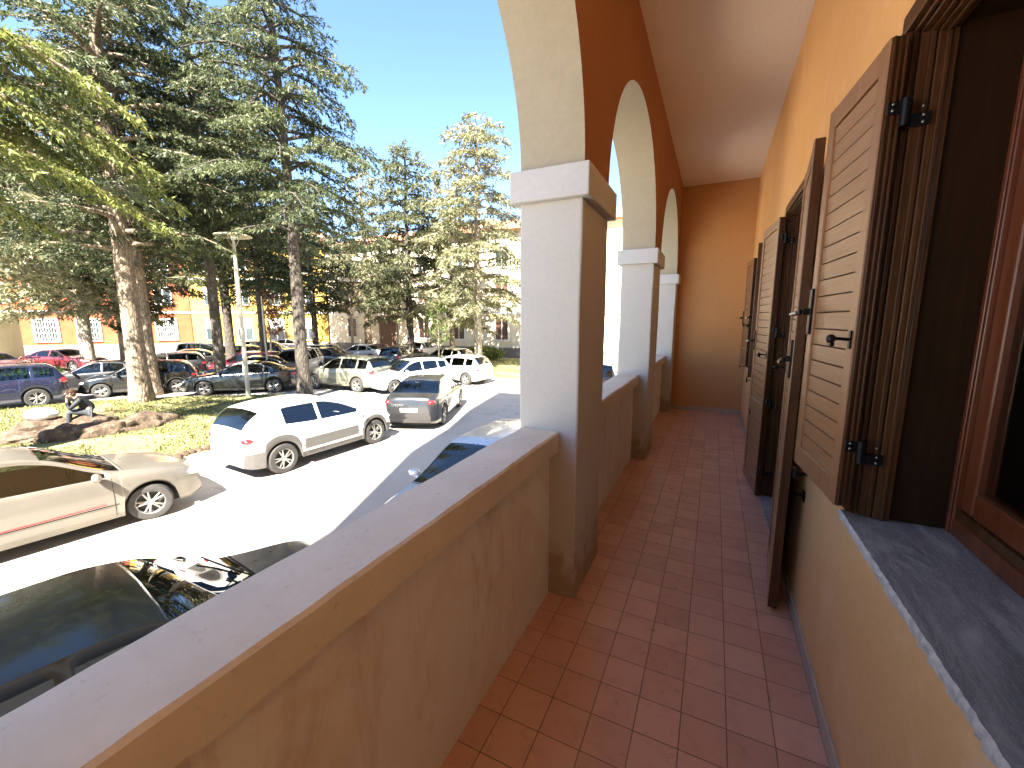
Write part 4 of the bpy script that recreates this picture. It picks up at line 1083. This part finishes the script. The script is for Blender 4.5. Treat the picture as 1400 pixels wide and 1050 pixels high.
def make_car(kind, detail=True, clad=False, plate=True, open_seats=False):
    """returns the root; paint goes on with paint_car. local +x is forward"""
    B = BODY[kind]; L = B['L']; W = B['W']; RA = B['wr'] + 0.055
    h2 = L / 2
    xs = set([-h2, h2] + [p[0] for p in B['top']] + [p[0] for p in B['belt']])
    x = -h2
    while x < h2: xs.add(round(x, 4)); x += 0.055 if detail else 0.11
    for ax in B['axles']:
        for s in (-1, 1): xs.add(ax + s * RA); xs.add(ax + s * RA * 0.985); xs.add(ax + s * RA * 0.93)
        for k in range(1, 8): xs.add(ax + RA * math.cos(PI * k / 8))
    for a, b in B['win'] + [B['ws'], B['rw']]: xs.add(a); xs.add(b)
    xs = sorted(v for v in xs if -h2 <= v <= h2); q = [xs[0]]
    for v in xs[1:]:
        if v - q[-1] > 0.006: q.append(v)
    q[-1] = h2 if q[-1] > h2 - 0.02 else q[-1]; xs = q
    def halfw(x):
        u = abs(x) / h2; return W * (1 - 0.06 * u**2 - 0.20 * max(0, (u - 0.80) / 0.20) ** 2.2)
    def zbot(x):
        z = B['sill']
        e = max(0, (abs(x) - h2 * 0.88) / (h2 * 0.12)); z += 0.05 * e * e
        for ax in B['axles']:
            if abs(x - ax) < RA: z = max(z, B['wr'] + math.sqrt(RA * RA - (x - ax) ** 2))
        return z
    rows = []
    for x in xs:
        top = smooth_interp(B['top'], x); belt = min(smooth_interp(B['belt'], x), top - 0.012); zb = min(zbot(x), belt - 0.08); wv = halfw(x)
        arch = min([abs(x - ax) for ax in B['axles']]) < RA * 1.12
        fl = 0.018 if arch else 0.0
        zz = [zb + (belt - zb) * f for f in (0, 0.16, 0.42, 0.70, 0.90, 1.0)]
        yy = [wv * 0.975 + fl, wv * 0.995 + fl, wv * 1.0 + fl * 0.4, wv * 0.995, wv * 0.972, wv * 0.94]
        hc = top - belt
        cab = max(0, min(1, (hc - 0.10) / 0.15))
        yr = wv * 0.925 - hc * 0.40 - 0.02
        z7 = top - 0.025 - 0.02 * cab
        k6 = max(0.45, (hc - 0.075) / max(hc, 0.01)) if hc > 0.12 else 0.5
        y5 = wv * 0.925; z5 = belt + min(0.012, hc * 0.15)
        z6 = z5 + (z7 - z5) * k6; y6 = y5 + (yr - y5) * k6 * (0.96)
        zz += [z5, z6, z7, top - 0.008 * (1 + cab), top]; yy += [y5, y6, yr, yr * 0.55, 0.0]
        rows.append(list(zip(yy, zz)))
    nr_ = len(rows[0]); acc = {}
    def put(key, quad, mir):
        acc.setdefault(key, MB()); m = acc[key]
        m.add(quad if not mir else list(reversed(quad)), [(0, 1, 2, 3)])
    for j in range(len(xs) - 1):
        xm = (xs[j] + xs[j + 1]) / 2; hc = smooth_interp(B['top'], xm) - smooth_interp(B['belt'], xm)
        for k in range(nr_ - 1):
            key = 'body'
            if clad and k <= 1 and (min([abs(xm - ax) for ax in B['axles']]) < RA * 1.15 or k == 0 or abs(xm) > h2 * 0.86): key = 'cladding'
            if k == 6:
                for wi, (a, b) in enumerate(B['win']):
                    if a < xm < b and hc > 0.13: key = 'side%d' % wi
            if k in (8, 9):
                if B['ws'][0] < xm < B['ws'][1]: key = 'windscreen'
                if B['rw'][0] < xm < B['rw'][1]: key = 'rear_window'
            for s in (1, -1):
                p = [(xs[j], rows[j][k][0] * s, rows[j][k][1]), (xs[j + 1], rows[j + 1][k][0] * s, rows[j + 1][k][1]),
                     (xs[j + 1], rows[j + 1][k + 1][0] * s, rows[j + 1][k + 1][1]), (xs[j], rows[j][k + 1][0] * s, rows[j][k + 1][1])]
                put(key + ('l' if s > 0 else 'r') if key.startswith('side') else key, p, s < 0)
    for j in (0, -1):
        ring = [(xs[j], y, z) for y, z in rows[j]] + [(xs[j], -y, z) for y, z in reversed(rows[j][:-1])]
        acc['body'].add(ring, [tuple(range(len(ring)))])
    root = empty('parked_car')
    body = acc['body'].build('body', PAINT['white'], root, smooth=True, sharp=28)
    so_ = body.modifiers.new('thick', 'SOLIDIFY'); so_.thickness = 0.012; so_.offset = -1
    if 'cladding' in acc: acc['cladding'].build('cladding', M['cladding'], root, smooth=True, sharp=28)
    acc['windscreen'].build('windscreen', M['carglass'], root, smooth=True); acc['rear_window'].build('rear_window', M['carglass'], root, smooth=True)
    for k in acc:
        if k.startswith('side'): acc[k].build('side_window', M['carglass'], root, smooth=True)
    u = MB(); u.box(-h2 + 0.12, h2 - 0.12, -W + 0.22, W - 0.22, B['sill'] - 0.03, B['sill'] + 0.22)
    for ax in B['axles']: u.box(ax - 0.40, ax + 0.40, -W + 0.21, W - 0.21, 0.20, 0.70)
    if not open_seats: u.box(-h2 + 0.35, 0.75, -W + 0.12, W - 0.12, 0.3, smooth_interp(B['belt'], 0) - 0.10)
    u.build('underbody', M['under'], root)
    ty, rim = wheel_meshes(B['wr'])
    for ax in B['axles']:
        for s in (1, -1):
            wo = mesh_obj('wheel', ty, root); wo.location = (ax, s * (W - 0.115), B['wr']); wo.rotation_euler = (0, ax, 0 if s > 0 else PI)
            mesh_obj('rim', rim, wo)
    def side(x, f): # point on the body side
        j = min(range(len(xs)), key=lambda i: abs(xs[i] - x)); zb = rows[j][0][1]; bl = rows[j][5][1]; z = zb + (bl - zb) * f
        y = 0
        for a, b in zip(rows[j][:5], rows[j][1:6]):
            if a[1] <= z <= b[1] + 1e-6: y = a[0] + (b[0] - a[0]) * (z - a[1]) / max(1e-6, b[1] - a[1])
        return y or rows[j][5][0], z
    zl, zt = B['lamps']
    for s in (1, -1):
        m = MB(); yw = halfw(h2 - 0.15)
        m.ell((h2 - 0.20, s * (yw - 0.155), zl), (0.185, 0.175, 0.072), 14, 10, 0, Matrix.Rotation(-s * 0.35, 3, 'Z') @ Matrix.Rotation(0.25, 3, 'Y'))
        m.build('headlight', M['clearlamp'], root, smooth=True)
        m = MB(); yw = halfw(-h2 + 0.12)
        m.ell((-h2 + 0.13, s * (yw - 0.10), zt), (0.14, 0.125, 0.075 if kind != 'suv' else 0.12), 14, 10, 0, Matrix.Rotation(s * 0.35, 3, 'Z'))
        m.build('tail_light', M['redlamp'], root, smooth=True)
        # wing mirror
        bz = smooth_interp(B['belt'], B['ws'][1] - 0.25); m = MB()
        m.ell((B['ws'][1] - 0.30, s * (W + 0.075), bz + 0.07), (0.06, 0.105, 0.07), 10, 8); m.tube([(B['ws'][1] - 0.27, s * (W - 0.05), bz + 0.01), (B['ws'][1] - 0.29, s * (W + 0.05), bz + 0.045)], [0.03, 0.022], 6)
        m.build('wing_mirror', PAINT['white'], root, smooth=True)
    # grille, bumper intakes, plates
    g = MB(); g.box(h2 - 0.10, h2 + 0.006, -0.42, 0.42, zl - 0.10, zl - 0.02); g.box(h2 - 0.12, h2 + 0.004, -0.55, 0.55, B['sill'] + 0.10, B['sill'] + 0.19)
    g.build('grille', M['cladding'], root, bevel=0.01)
    if plate:
        for xx, zz in ((h2 + 0.007, zl - 0.17), (-h2 - 0.008, zt - 0.22)):
            p = MB(); p.box(xx - 0.008, xx + 0.008, -0.26, 0.26, zz - 0.055, zz + 0.055); p.build('number_plate', M['plate'], root, bevel=0.003)
    if detail:
        sm = MB()
        for s in (1, -1):
            for wi, (a, b) in enumerate(B['win'][-2:] if len(B['win']) > 2 else B['win'][-1:]):
                y, z = side(a + 0.12, 0.83)
                MB().ell((a + 0.13, s * (y + 0.012), z), (0.095, 0.018, 0.018), 10, 6).build('door_handle', PAINT['white'], root, smooth=True)
                for xx in (a - 0.04,) + ((b + 0.06,) if wi == (1 if len(B['win']) > 2 else 0) else ()):
                    pts = [(xx, s * (side(xx, f)[0] + 0.001), side(xx, f)[1]) for f in (0.05, 0.2, 0.4, 0.6, 0.8, 0.97)]
                    if min([abs(xx - ax) for ax in B['axles']]) < RA: pts = pts[1:]
                    sm.tube(pts, 0.0045, 4)
            pts = [(xx, s * (side(xx, 0.34)[0] + 0.002), side(xx, 0.34)[1]) for xx in [B['axles'][0] + RA + 0.05 + i * (B['axles'][1] - B['axles'][0] - 2 * RA - 0.1) / 12 for i in range(13)]]
            sm.tube(pts, 0.007, 4)
        xx = B['ws'][1] + 0.03; j = min(range(len(xs)), key=lambda i: abs(xs[i] - xx))
        sm.tube([(xs[j], y, z + 0.001) for y, z in [(-rows[j][8][0], rows[j][8][1]), (-rows[j][9][0], rows[j][9][1]), (0, rows[j][10][1]), (rows[j][9][0], rows[j][9][1]), (rows[j][8][0], rows[j][8][1])]], 0.006, 4)
        sm.build('door_seam', M['under'], root, recalc=False)
        wp = MB()
        for y0_ in (-0.45, 0.12):
            pa = []
            for i in range(5):
                xw = B['ws'][1] - 0.02 - 0.10 * i * 0.5; pa.append((xw, y0_ + 0.13 * i, smooth_interp(B['top'], xw) + 0.008))
            wp.tube(pa, 0.008, 5)
        wp.build('wiper', M['under'], root)
    if open_seats:
        for sx in (0.05, -0.85):
            for s in (1, -1):
                m = MB(); m.ell((sx, 0.36 * s, 0.48), (0.28, 0.24, 0.11), 12, 8); m.ell((sx - 0.27, 0.36 * s, 0.80), (0.09, 0.24, 0.34), 12, 8, 0, Matrix.Rotation(-0.25, 3, 'Y')); m.ell((sx - 0.37, 0.36 * s, 1.13), (0.05, 0.13, 0.09), 10, 6)
                m.build('seat', M['seat'], root, smooth=True)
        m = MB(); m.box(0.60, 0.95, -W + 0.14, W - 0.14, 0.55, 0.86); m.lathe([(0.18, 0), (0.195, 0.012), (0.18, 0.024)], 'X', (0.48, 0.36, 0.86), 20); m.build('dashboard', M['seat'], root)
        m = MB(); m.ell((0.22, 0, 1.27), (0.02, 0.11, 0.03), 10, 6); m.build('rear_view_mirror', M['under'], root, smooth=True)
    return root
def paint_car(root, key):
    for o in root.children:
        if o.type == 'MESH' and o.data.materials and o.name.split('.')[0] in ('body', 'wing_mirror', 'door_handle'):
            o.material_slots[0].link = 'OBJECT'; o.material_slots[0].material = PAINT[key]
def place(root, x, y, deg, label, key, cat='car', group='cars parked round the square'):
    """deg: heading left of +Y"""
    root.location = (x, y, GZ); root.rotation_euler = (0, 0, R(90 + deg)); tag(root, label, cat, group); paint_car(root, key); return root
def place_by(root, local, world, deg, *a):
    c, s = math.cos(R(90 + deg)), math.sin(R(90 + deg))
    return place(root, world[0] - (local[0] * c - local[1] * s), world[1] - (local[0] * s + local[1] * c), deg, *a)

# near cars
c1 = make_car('coupe', True, open_seats=True); place_by(c1, (1.25, -0.80), (-8.28, 3.30), -9, 'champagne silver three door hatchback at the left, beside the parapet', 'champagne')
for w_ in [o for o in c1.children if o.name.startswith('wheel') and o.location.x > 0]: w_.rotation_euler.z += R(-16)
m = MB(); m.tube([(-1.0, -0.842, 0.46), (0.70, -0.842, 0.46)], 0.006, 4); m.build('red_pinstripe', M['redlamp'], c1)
c2 = make_car('compact', True, clad=True, open_seats=False); place_by(c2, (-1.27, -0.83), (-8.25, 5.66), -4, 'white hatchback with grey plastic cladding and side bumper panel', 'white')
for s in (-1, 1):
    m = MB(); m.box(-0.78, 0.70, min(s * 0.892, s * 0.86), max(s * 0.897, s * 0.86), 0.42, 0.66); m.build('side_bumper_panel', M['cladding'], c2, bevel=0.012)
c3 = make_car('hatch', True, open_seats=False); place(c3, -3.68, 1.10, -9, 'glossy black car right below the nearest parapet, reflecting the trees', 'darkgreen')
c4 = make_car('hatch', True, open_seats=True); place(c4, -3.08, 5.55, 180 - 1, 'pale blue silver car facing the viewer in the shade behind the big pillar', 'paleblue')
# mid distance, each its own body
def far(kind): return make_car(kind, True)
protos = {}
def new(kind, x, y, deg, label, key):
    if kind not in protos:
        r_ = make_car(kind, True); protos[kind] = r_
    else: r_ = copy_tree(protos[kind])
    return place(r_, x, y, deg, label, key)
def newby(kind, loc_, world, deg, label, key):
    o = new(kind, 0, 0, deg, label, key); c_, s_ = math.cos(R(90 + deg)), math.sin(R(90 + deg))
    o.location = (world[0] - (loc_[0] * c_ - loc_[1] * s_), world[1] - (loc_[0] * s_ + loc_[1] * c_), GZ); return o
new('sedan', -8.95, 11.75, 22, 'grey sedan seen from behind with two red tail lights', 'darkgrey')
new('hatch', -13.2, 15.9, 160, 'white compact car facing the viewer behind the grey sedan', 'white')
newby('hatch', (-1.27, 0.83), (-11.35, 18.0), 86, 'white hatchback beside the bright lawn, seen from behind at an angle', 'white')
new('suv', -16.0, 14.7, 92, 'olive grey estate seen from the side behind the white hatchback', 'olive')
new('suv', -19.2, 22.6, 12, 'dark grey off-roader seen from behind under the straight dark cedar', 'darkgrey')
new('suv', -21.8, 27.8, 20, 'white off-roader parked behind the dark grey off-roader', 'white')
new('sedan', -25.6, 25.0, 100, 'white saloon far off, left of the straight dark cedar', 'white')
new('mpv', -22.3, 16.6, -155, 'silver people carrier facing right, between red car and conical cedar', 'silver')
new('hatch', -25.2, 15.6, 120, 'bright red car behind the black saloon', 'red')
new('sedan', -19.6, 11.9, 132, 'black saloon parked along the grass behind the lamp post', 'black')
new('sedan', -22.4, 14.2, 132, 'grey saloon partly hidden behind the black one', 'grey')
newby('suv', (-1.32, 0.88), (-23.3, 6.2), 168, 'dark blue off-roader at the left edge with silver wheels', 'navy')
newby('hatch', (1.27, 0.83), (-23.4, 8.1), 150, 'black hatchback left of the thickest trunk, nose to the left', 'black')
newby('sedan', (1.38, 0.85), (-26.0, 7.5), 150, 'dark estate car behind the black hatchback', 'darkgrey')
new('sedan', -31.5, 5.0, -70, 'grey saloon whose roof shows behind the dark blue off-roader', 'grey')
new('sedan', -38.6, 8.6, -70, 'maroon saloon by the railing at the far left', 'maroon')
new('sedan', -39.2, 12.0, -65, 'dark red saloon behind the bright green shrub', 'maroon')
new('mpv', -34.8, 18.6, -60, 'pale blue people carrier in front of the orange house', 'paleblue')
new('sedan', -31.4, 15.4, 150, 'black saloon with its bonnet to the car park, left of the pale blue carrier', 'black')
new('hatch', -28.8, 12.9, 150, 'dark hatchback right behind the slim cedar trunk', 'darkgrey')
new('hatch', -31.9, 19.9, -60, 'dark red hatchback left of the black van', 'maroon')
new('mpv', -33.0, 22.2, -60, 'black van in front of the yellow house', 'black')
new('hatch', -27.3, 23.2, -70, 'silver car just right of the conical cedar trunk', 'silver')
new('sedan', -40.0, 29.3, -60, 'dark saloon far back before the yellow house', 'darkgrey')
new('sedan', -24.4, 20.8, -70, 'pale grey saloon in the second row behind the silver carrier', 'grey')
new('suv', -4.4, 17.8, 10, 'grey off-roader seen between the nearest and the middle pillar', 'grey')
new('hatch', -16.5, 23.8, 80, 'beige grey hatchback in the back row before the cream building', 'olive')

# ================================================================== FAR HOUSES
def house(p0, p1, h, storeys, wallm, label, wins, roofm='roof_tile', depth=9, plinth=0.9, z=GZ, over=0.6):
    """p0->p1 is the visible facade (left to right as seen). wins: list of (u metres, storey z0, w, h, style)"""
    d = Vector((p1[0] - p0[0], p1[1] - p0[1], 0)); L = d.length; a = math.atan2(d.y, d.x)
    t = empty('house', (p0[0], p0[1], z), a, label, 'house', None)
    # local x along the facade, -y towards the viewer
    mb = MB(); mb.box(0, L, 0, depth, 0, h); mb.build('wall', M[wallm], t)
    mb = MB(); mb.box(-0.0, L, -0.06, -0.001, 0, plinth); mb.build('plinth', M['far_plinth'], t)
    for s in range(1, storeys):
        mb = MB(); zz = plinth + (h - plinth) * s / storeys; mb.box(0, L, -0.07, -0.001, zz - 0.42, zz - 0.22); mb.build('string_course', M['white_frame'], t)
    mb = MB(); o = over
    mb.add([(-0.2, -o, h - 0.02), (L + 0.2, -o, h - 0.02), (L + 0.2, depth + o, h - 0.02), (-0.2, depth + o, h - 0.02), (-0.2, -o, h + 0.14), (L + 0.2, -o, h + 0.14), (L + 0.2, depth + o, h + 0.14), (-0.2, depth + o, h + 0.14), (1.5, depth / 2, h + 1.9), (L - 1.5, depth / 2, h + 1.9)],
           [(3, 2, 1, 0), (0, 1, 5, 4), (1, 2, 6, 5), (2, 3, 7, 6), (3, 0, 4, 7), (4, 5, 9, 8), (5, 6, 9), (6, 7, 8, 9), (7, 4, 8)])
    mb.build('roof', M[roofm], t)
    for (u, z0, w_, hh, st) in wins:
        f = MB(); T = 0.10
        if st == 'door':
            f.box(u - w_ / 2 - 0.2, u + w_ / 2 + 0.2, -0.16, -0.002, 0, hh + 0.2); fo = f.build('doorway', M['far_plinth'], t)
            m = MB(); m.box(u - w_ / 2, u + w_ / 2, -0.19, -0.161, 0.02, hh); m.build('door_panel', M['brownwood'], fo)
            m = MB(); m.box(u - w_ / 2 - 0.7, u + w_ / 2 + 0.7, -1.4, -0.17, hh + 0.25, hh + 0.42); m.build('canopy', M['roof_tile'], fo)
            continue
        f.box(u - w_ / 2 - T, u - w_ / 2, -0.09, -0.002, z0 - T, z0 + hh + T); f.box(u + w_ / 2, u + w_ / 2 + T, -0.09, -0.002, z0 - T, z0 + hh + T)
        f.box(u - w_ / 2, u + w_ / 2, -0.09, -0.002, z0 + hh, z0 + hh + T); f.box(u - w_ / 2, u + w_ / 2, -0.14, -0.002, z0 - T, z0)
        f.box(u - 0.04, u + 0.04, -0.06, -0.012, z0, z0 + hh)
        fo = f.build('window', M['white_frame'], t)
        m = MB(); m.box(u - w_ / 2, u + w_ / 2, -0.011, -0.002, z0, z0 + hh); m.build('pane', M['farglass'], fo)
        if st == 'blind': m = MB(); m.box(u - w_ / 2, u + w_ / 2, -0.05, -0.013, z0 + hh * 0.55, z0 + hh - 0.001); m.build('blind', M['blind'], fo)
        if st == 'grille':
            m = MB()
            for k in range(9): xx = u - w_ / 2 + w_ * (k + 0.5) / 9; m.box(xx - 0.02, xx + 0.02, -0.13, -0.10, z0, z0 + hh)
            for k in range(4): zz = z0 + hh * (k + 0.5) / 4; m.box(u - w_ / 2, u + w_ / 2, -0.135, -0.131, zz - 0.02, zz + 0.02)
            m.build('grille', M['blind'], fo)
        if st == 'brown':
            m = MB(); m.box(u - w_ / 2 + 0.01, u + w_ / 2 - 0.01, -0.05, -0.013, z0 + 0.01, z0 + hh - 0.01); m.build('shutter_panel', M['brownwood'], fo)
    return t
def fac(n, L, z0, w_, hh, st, off=2.2):
    return [(off + (L - 2 * off) * k / (n - 1), z0, w_, hh, st if not isinstance(st, list) else st[k % len(st)]) for k in range(n)]
LA = 16.9
house((-62, 12.9), (-51.2, 25.9), 11.6, 3, 'far_orange', 'orange red house behind the car park at the far left', fac(5, LA, 1.3, 1.7, 2.1, 'grille') + fac(5, LA, 5.0, 1.3, 1.7, ['', 'blind']) + fac(5, LA, 8.4, 1.3, 1.7, ''))
LB = math.dist((-51.15, 25.96), (-38.6, 33.0))
house((-51.15, 25.96), (-38.6, 33.0), 11.6, 3, 'far_ochre', 'yellow house between the orange one and the cream building', fac(4, LB, 1.2, 1.5, 2.2, 'blind') + fac(4, LB, 5.0, 1.2, 1.7, ['blind', '']) + fac(4, LB, 8.4, 1.2, 1.7, ''))
LC = 48.0
house((-38.5, 33.1), (9.5, 33.1), 10.9, 3, 'far_cream', 'long cream building with brown windows beyond the lawn', [(8.5, 0, 2.0, 3.3, 'door')] + [(u, 1.6, 1.2, 1.9, 'brown') for u in (3.5, 13, 17, 21.5, 24.2, 29.2, 33.5, 38)] + [(u, 5.0, 1.2, 1.7, 'brown' if k % 3 else '') for k, u in enumerate((3.5, 8.5, 13, 17, 21.5, 25.2, 29.2, 33.5, 38))] + [(u, 7.9, 1.1, 1.3, '') for u in (3.5, 8.5, 13, 17, 21.5, 25.2, 29.2, 33.5, 38)])
# more houses out of sight to the left so the square is closed
house((-62, -26), (-62.4, 12.0), 12.4, 3, 'far_ochre', 'tall pale house at the left edge behind the trees', [(u, z_, 1.4, 1.7, 'blind') for u in (22, 27, 32, 36) for z_ in (1.4, 5.2, 8.8)])
# hut with flat eaves
t = empty('hut', (-47.5, 8.6, GZ), R(58), 'low grey green hut with flat eaves at the far left', 'hut')
MB().box(-5, 2.6, 0, 4, 0, 3.6).build('wall', M['hut'], t)
MB().box(-5.4, 4.2, -0.9, 4.4, 3.6, 3.85).build('roof', M['far_plinth'], t, bevel=0.02)
fo = MB().box(-0.9, 0.9, -0.06, -0.002, 1.5, 3.0).build('window', M['white_frame'], t); MB().box(-0.75, 0.75, -0.07, -0.061, 1.65, 2.85).build('pane', M['blind'], fo)
# railing in front of the hut
t = empty('railing', (-40.5, 4.0, GZ), R(74), 'dark metal railing in front of the hut', 'railing')
m = MB(); m.box(0, 7, -0.02, 0.02, 0.95, 1.0); m.box(0, 7, -0.02, 0.02, 0.15, 0.19)
m.build('rails', M['iron'], t)
m = MB()
for k in range(45): m.box(0.05 + k * 0.155, 0.07 + k * 0.155, -0.01, 0.01, 0.19, 0.95)
m.build('bars', M['iron'], t)
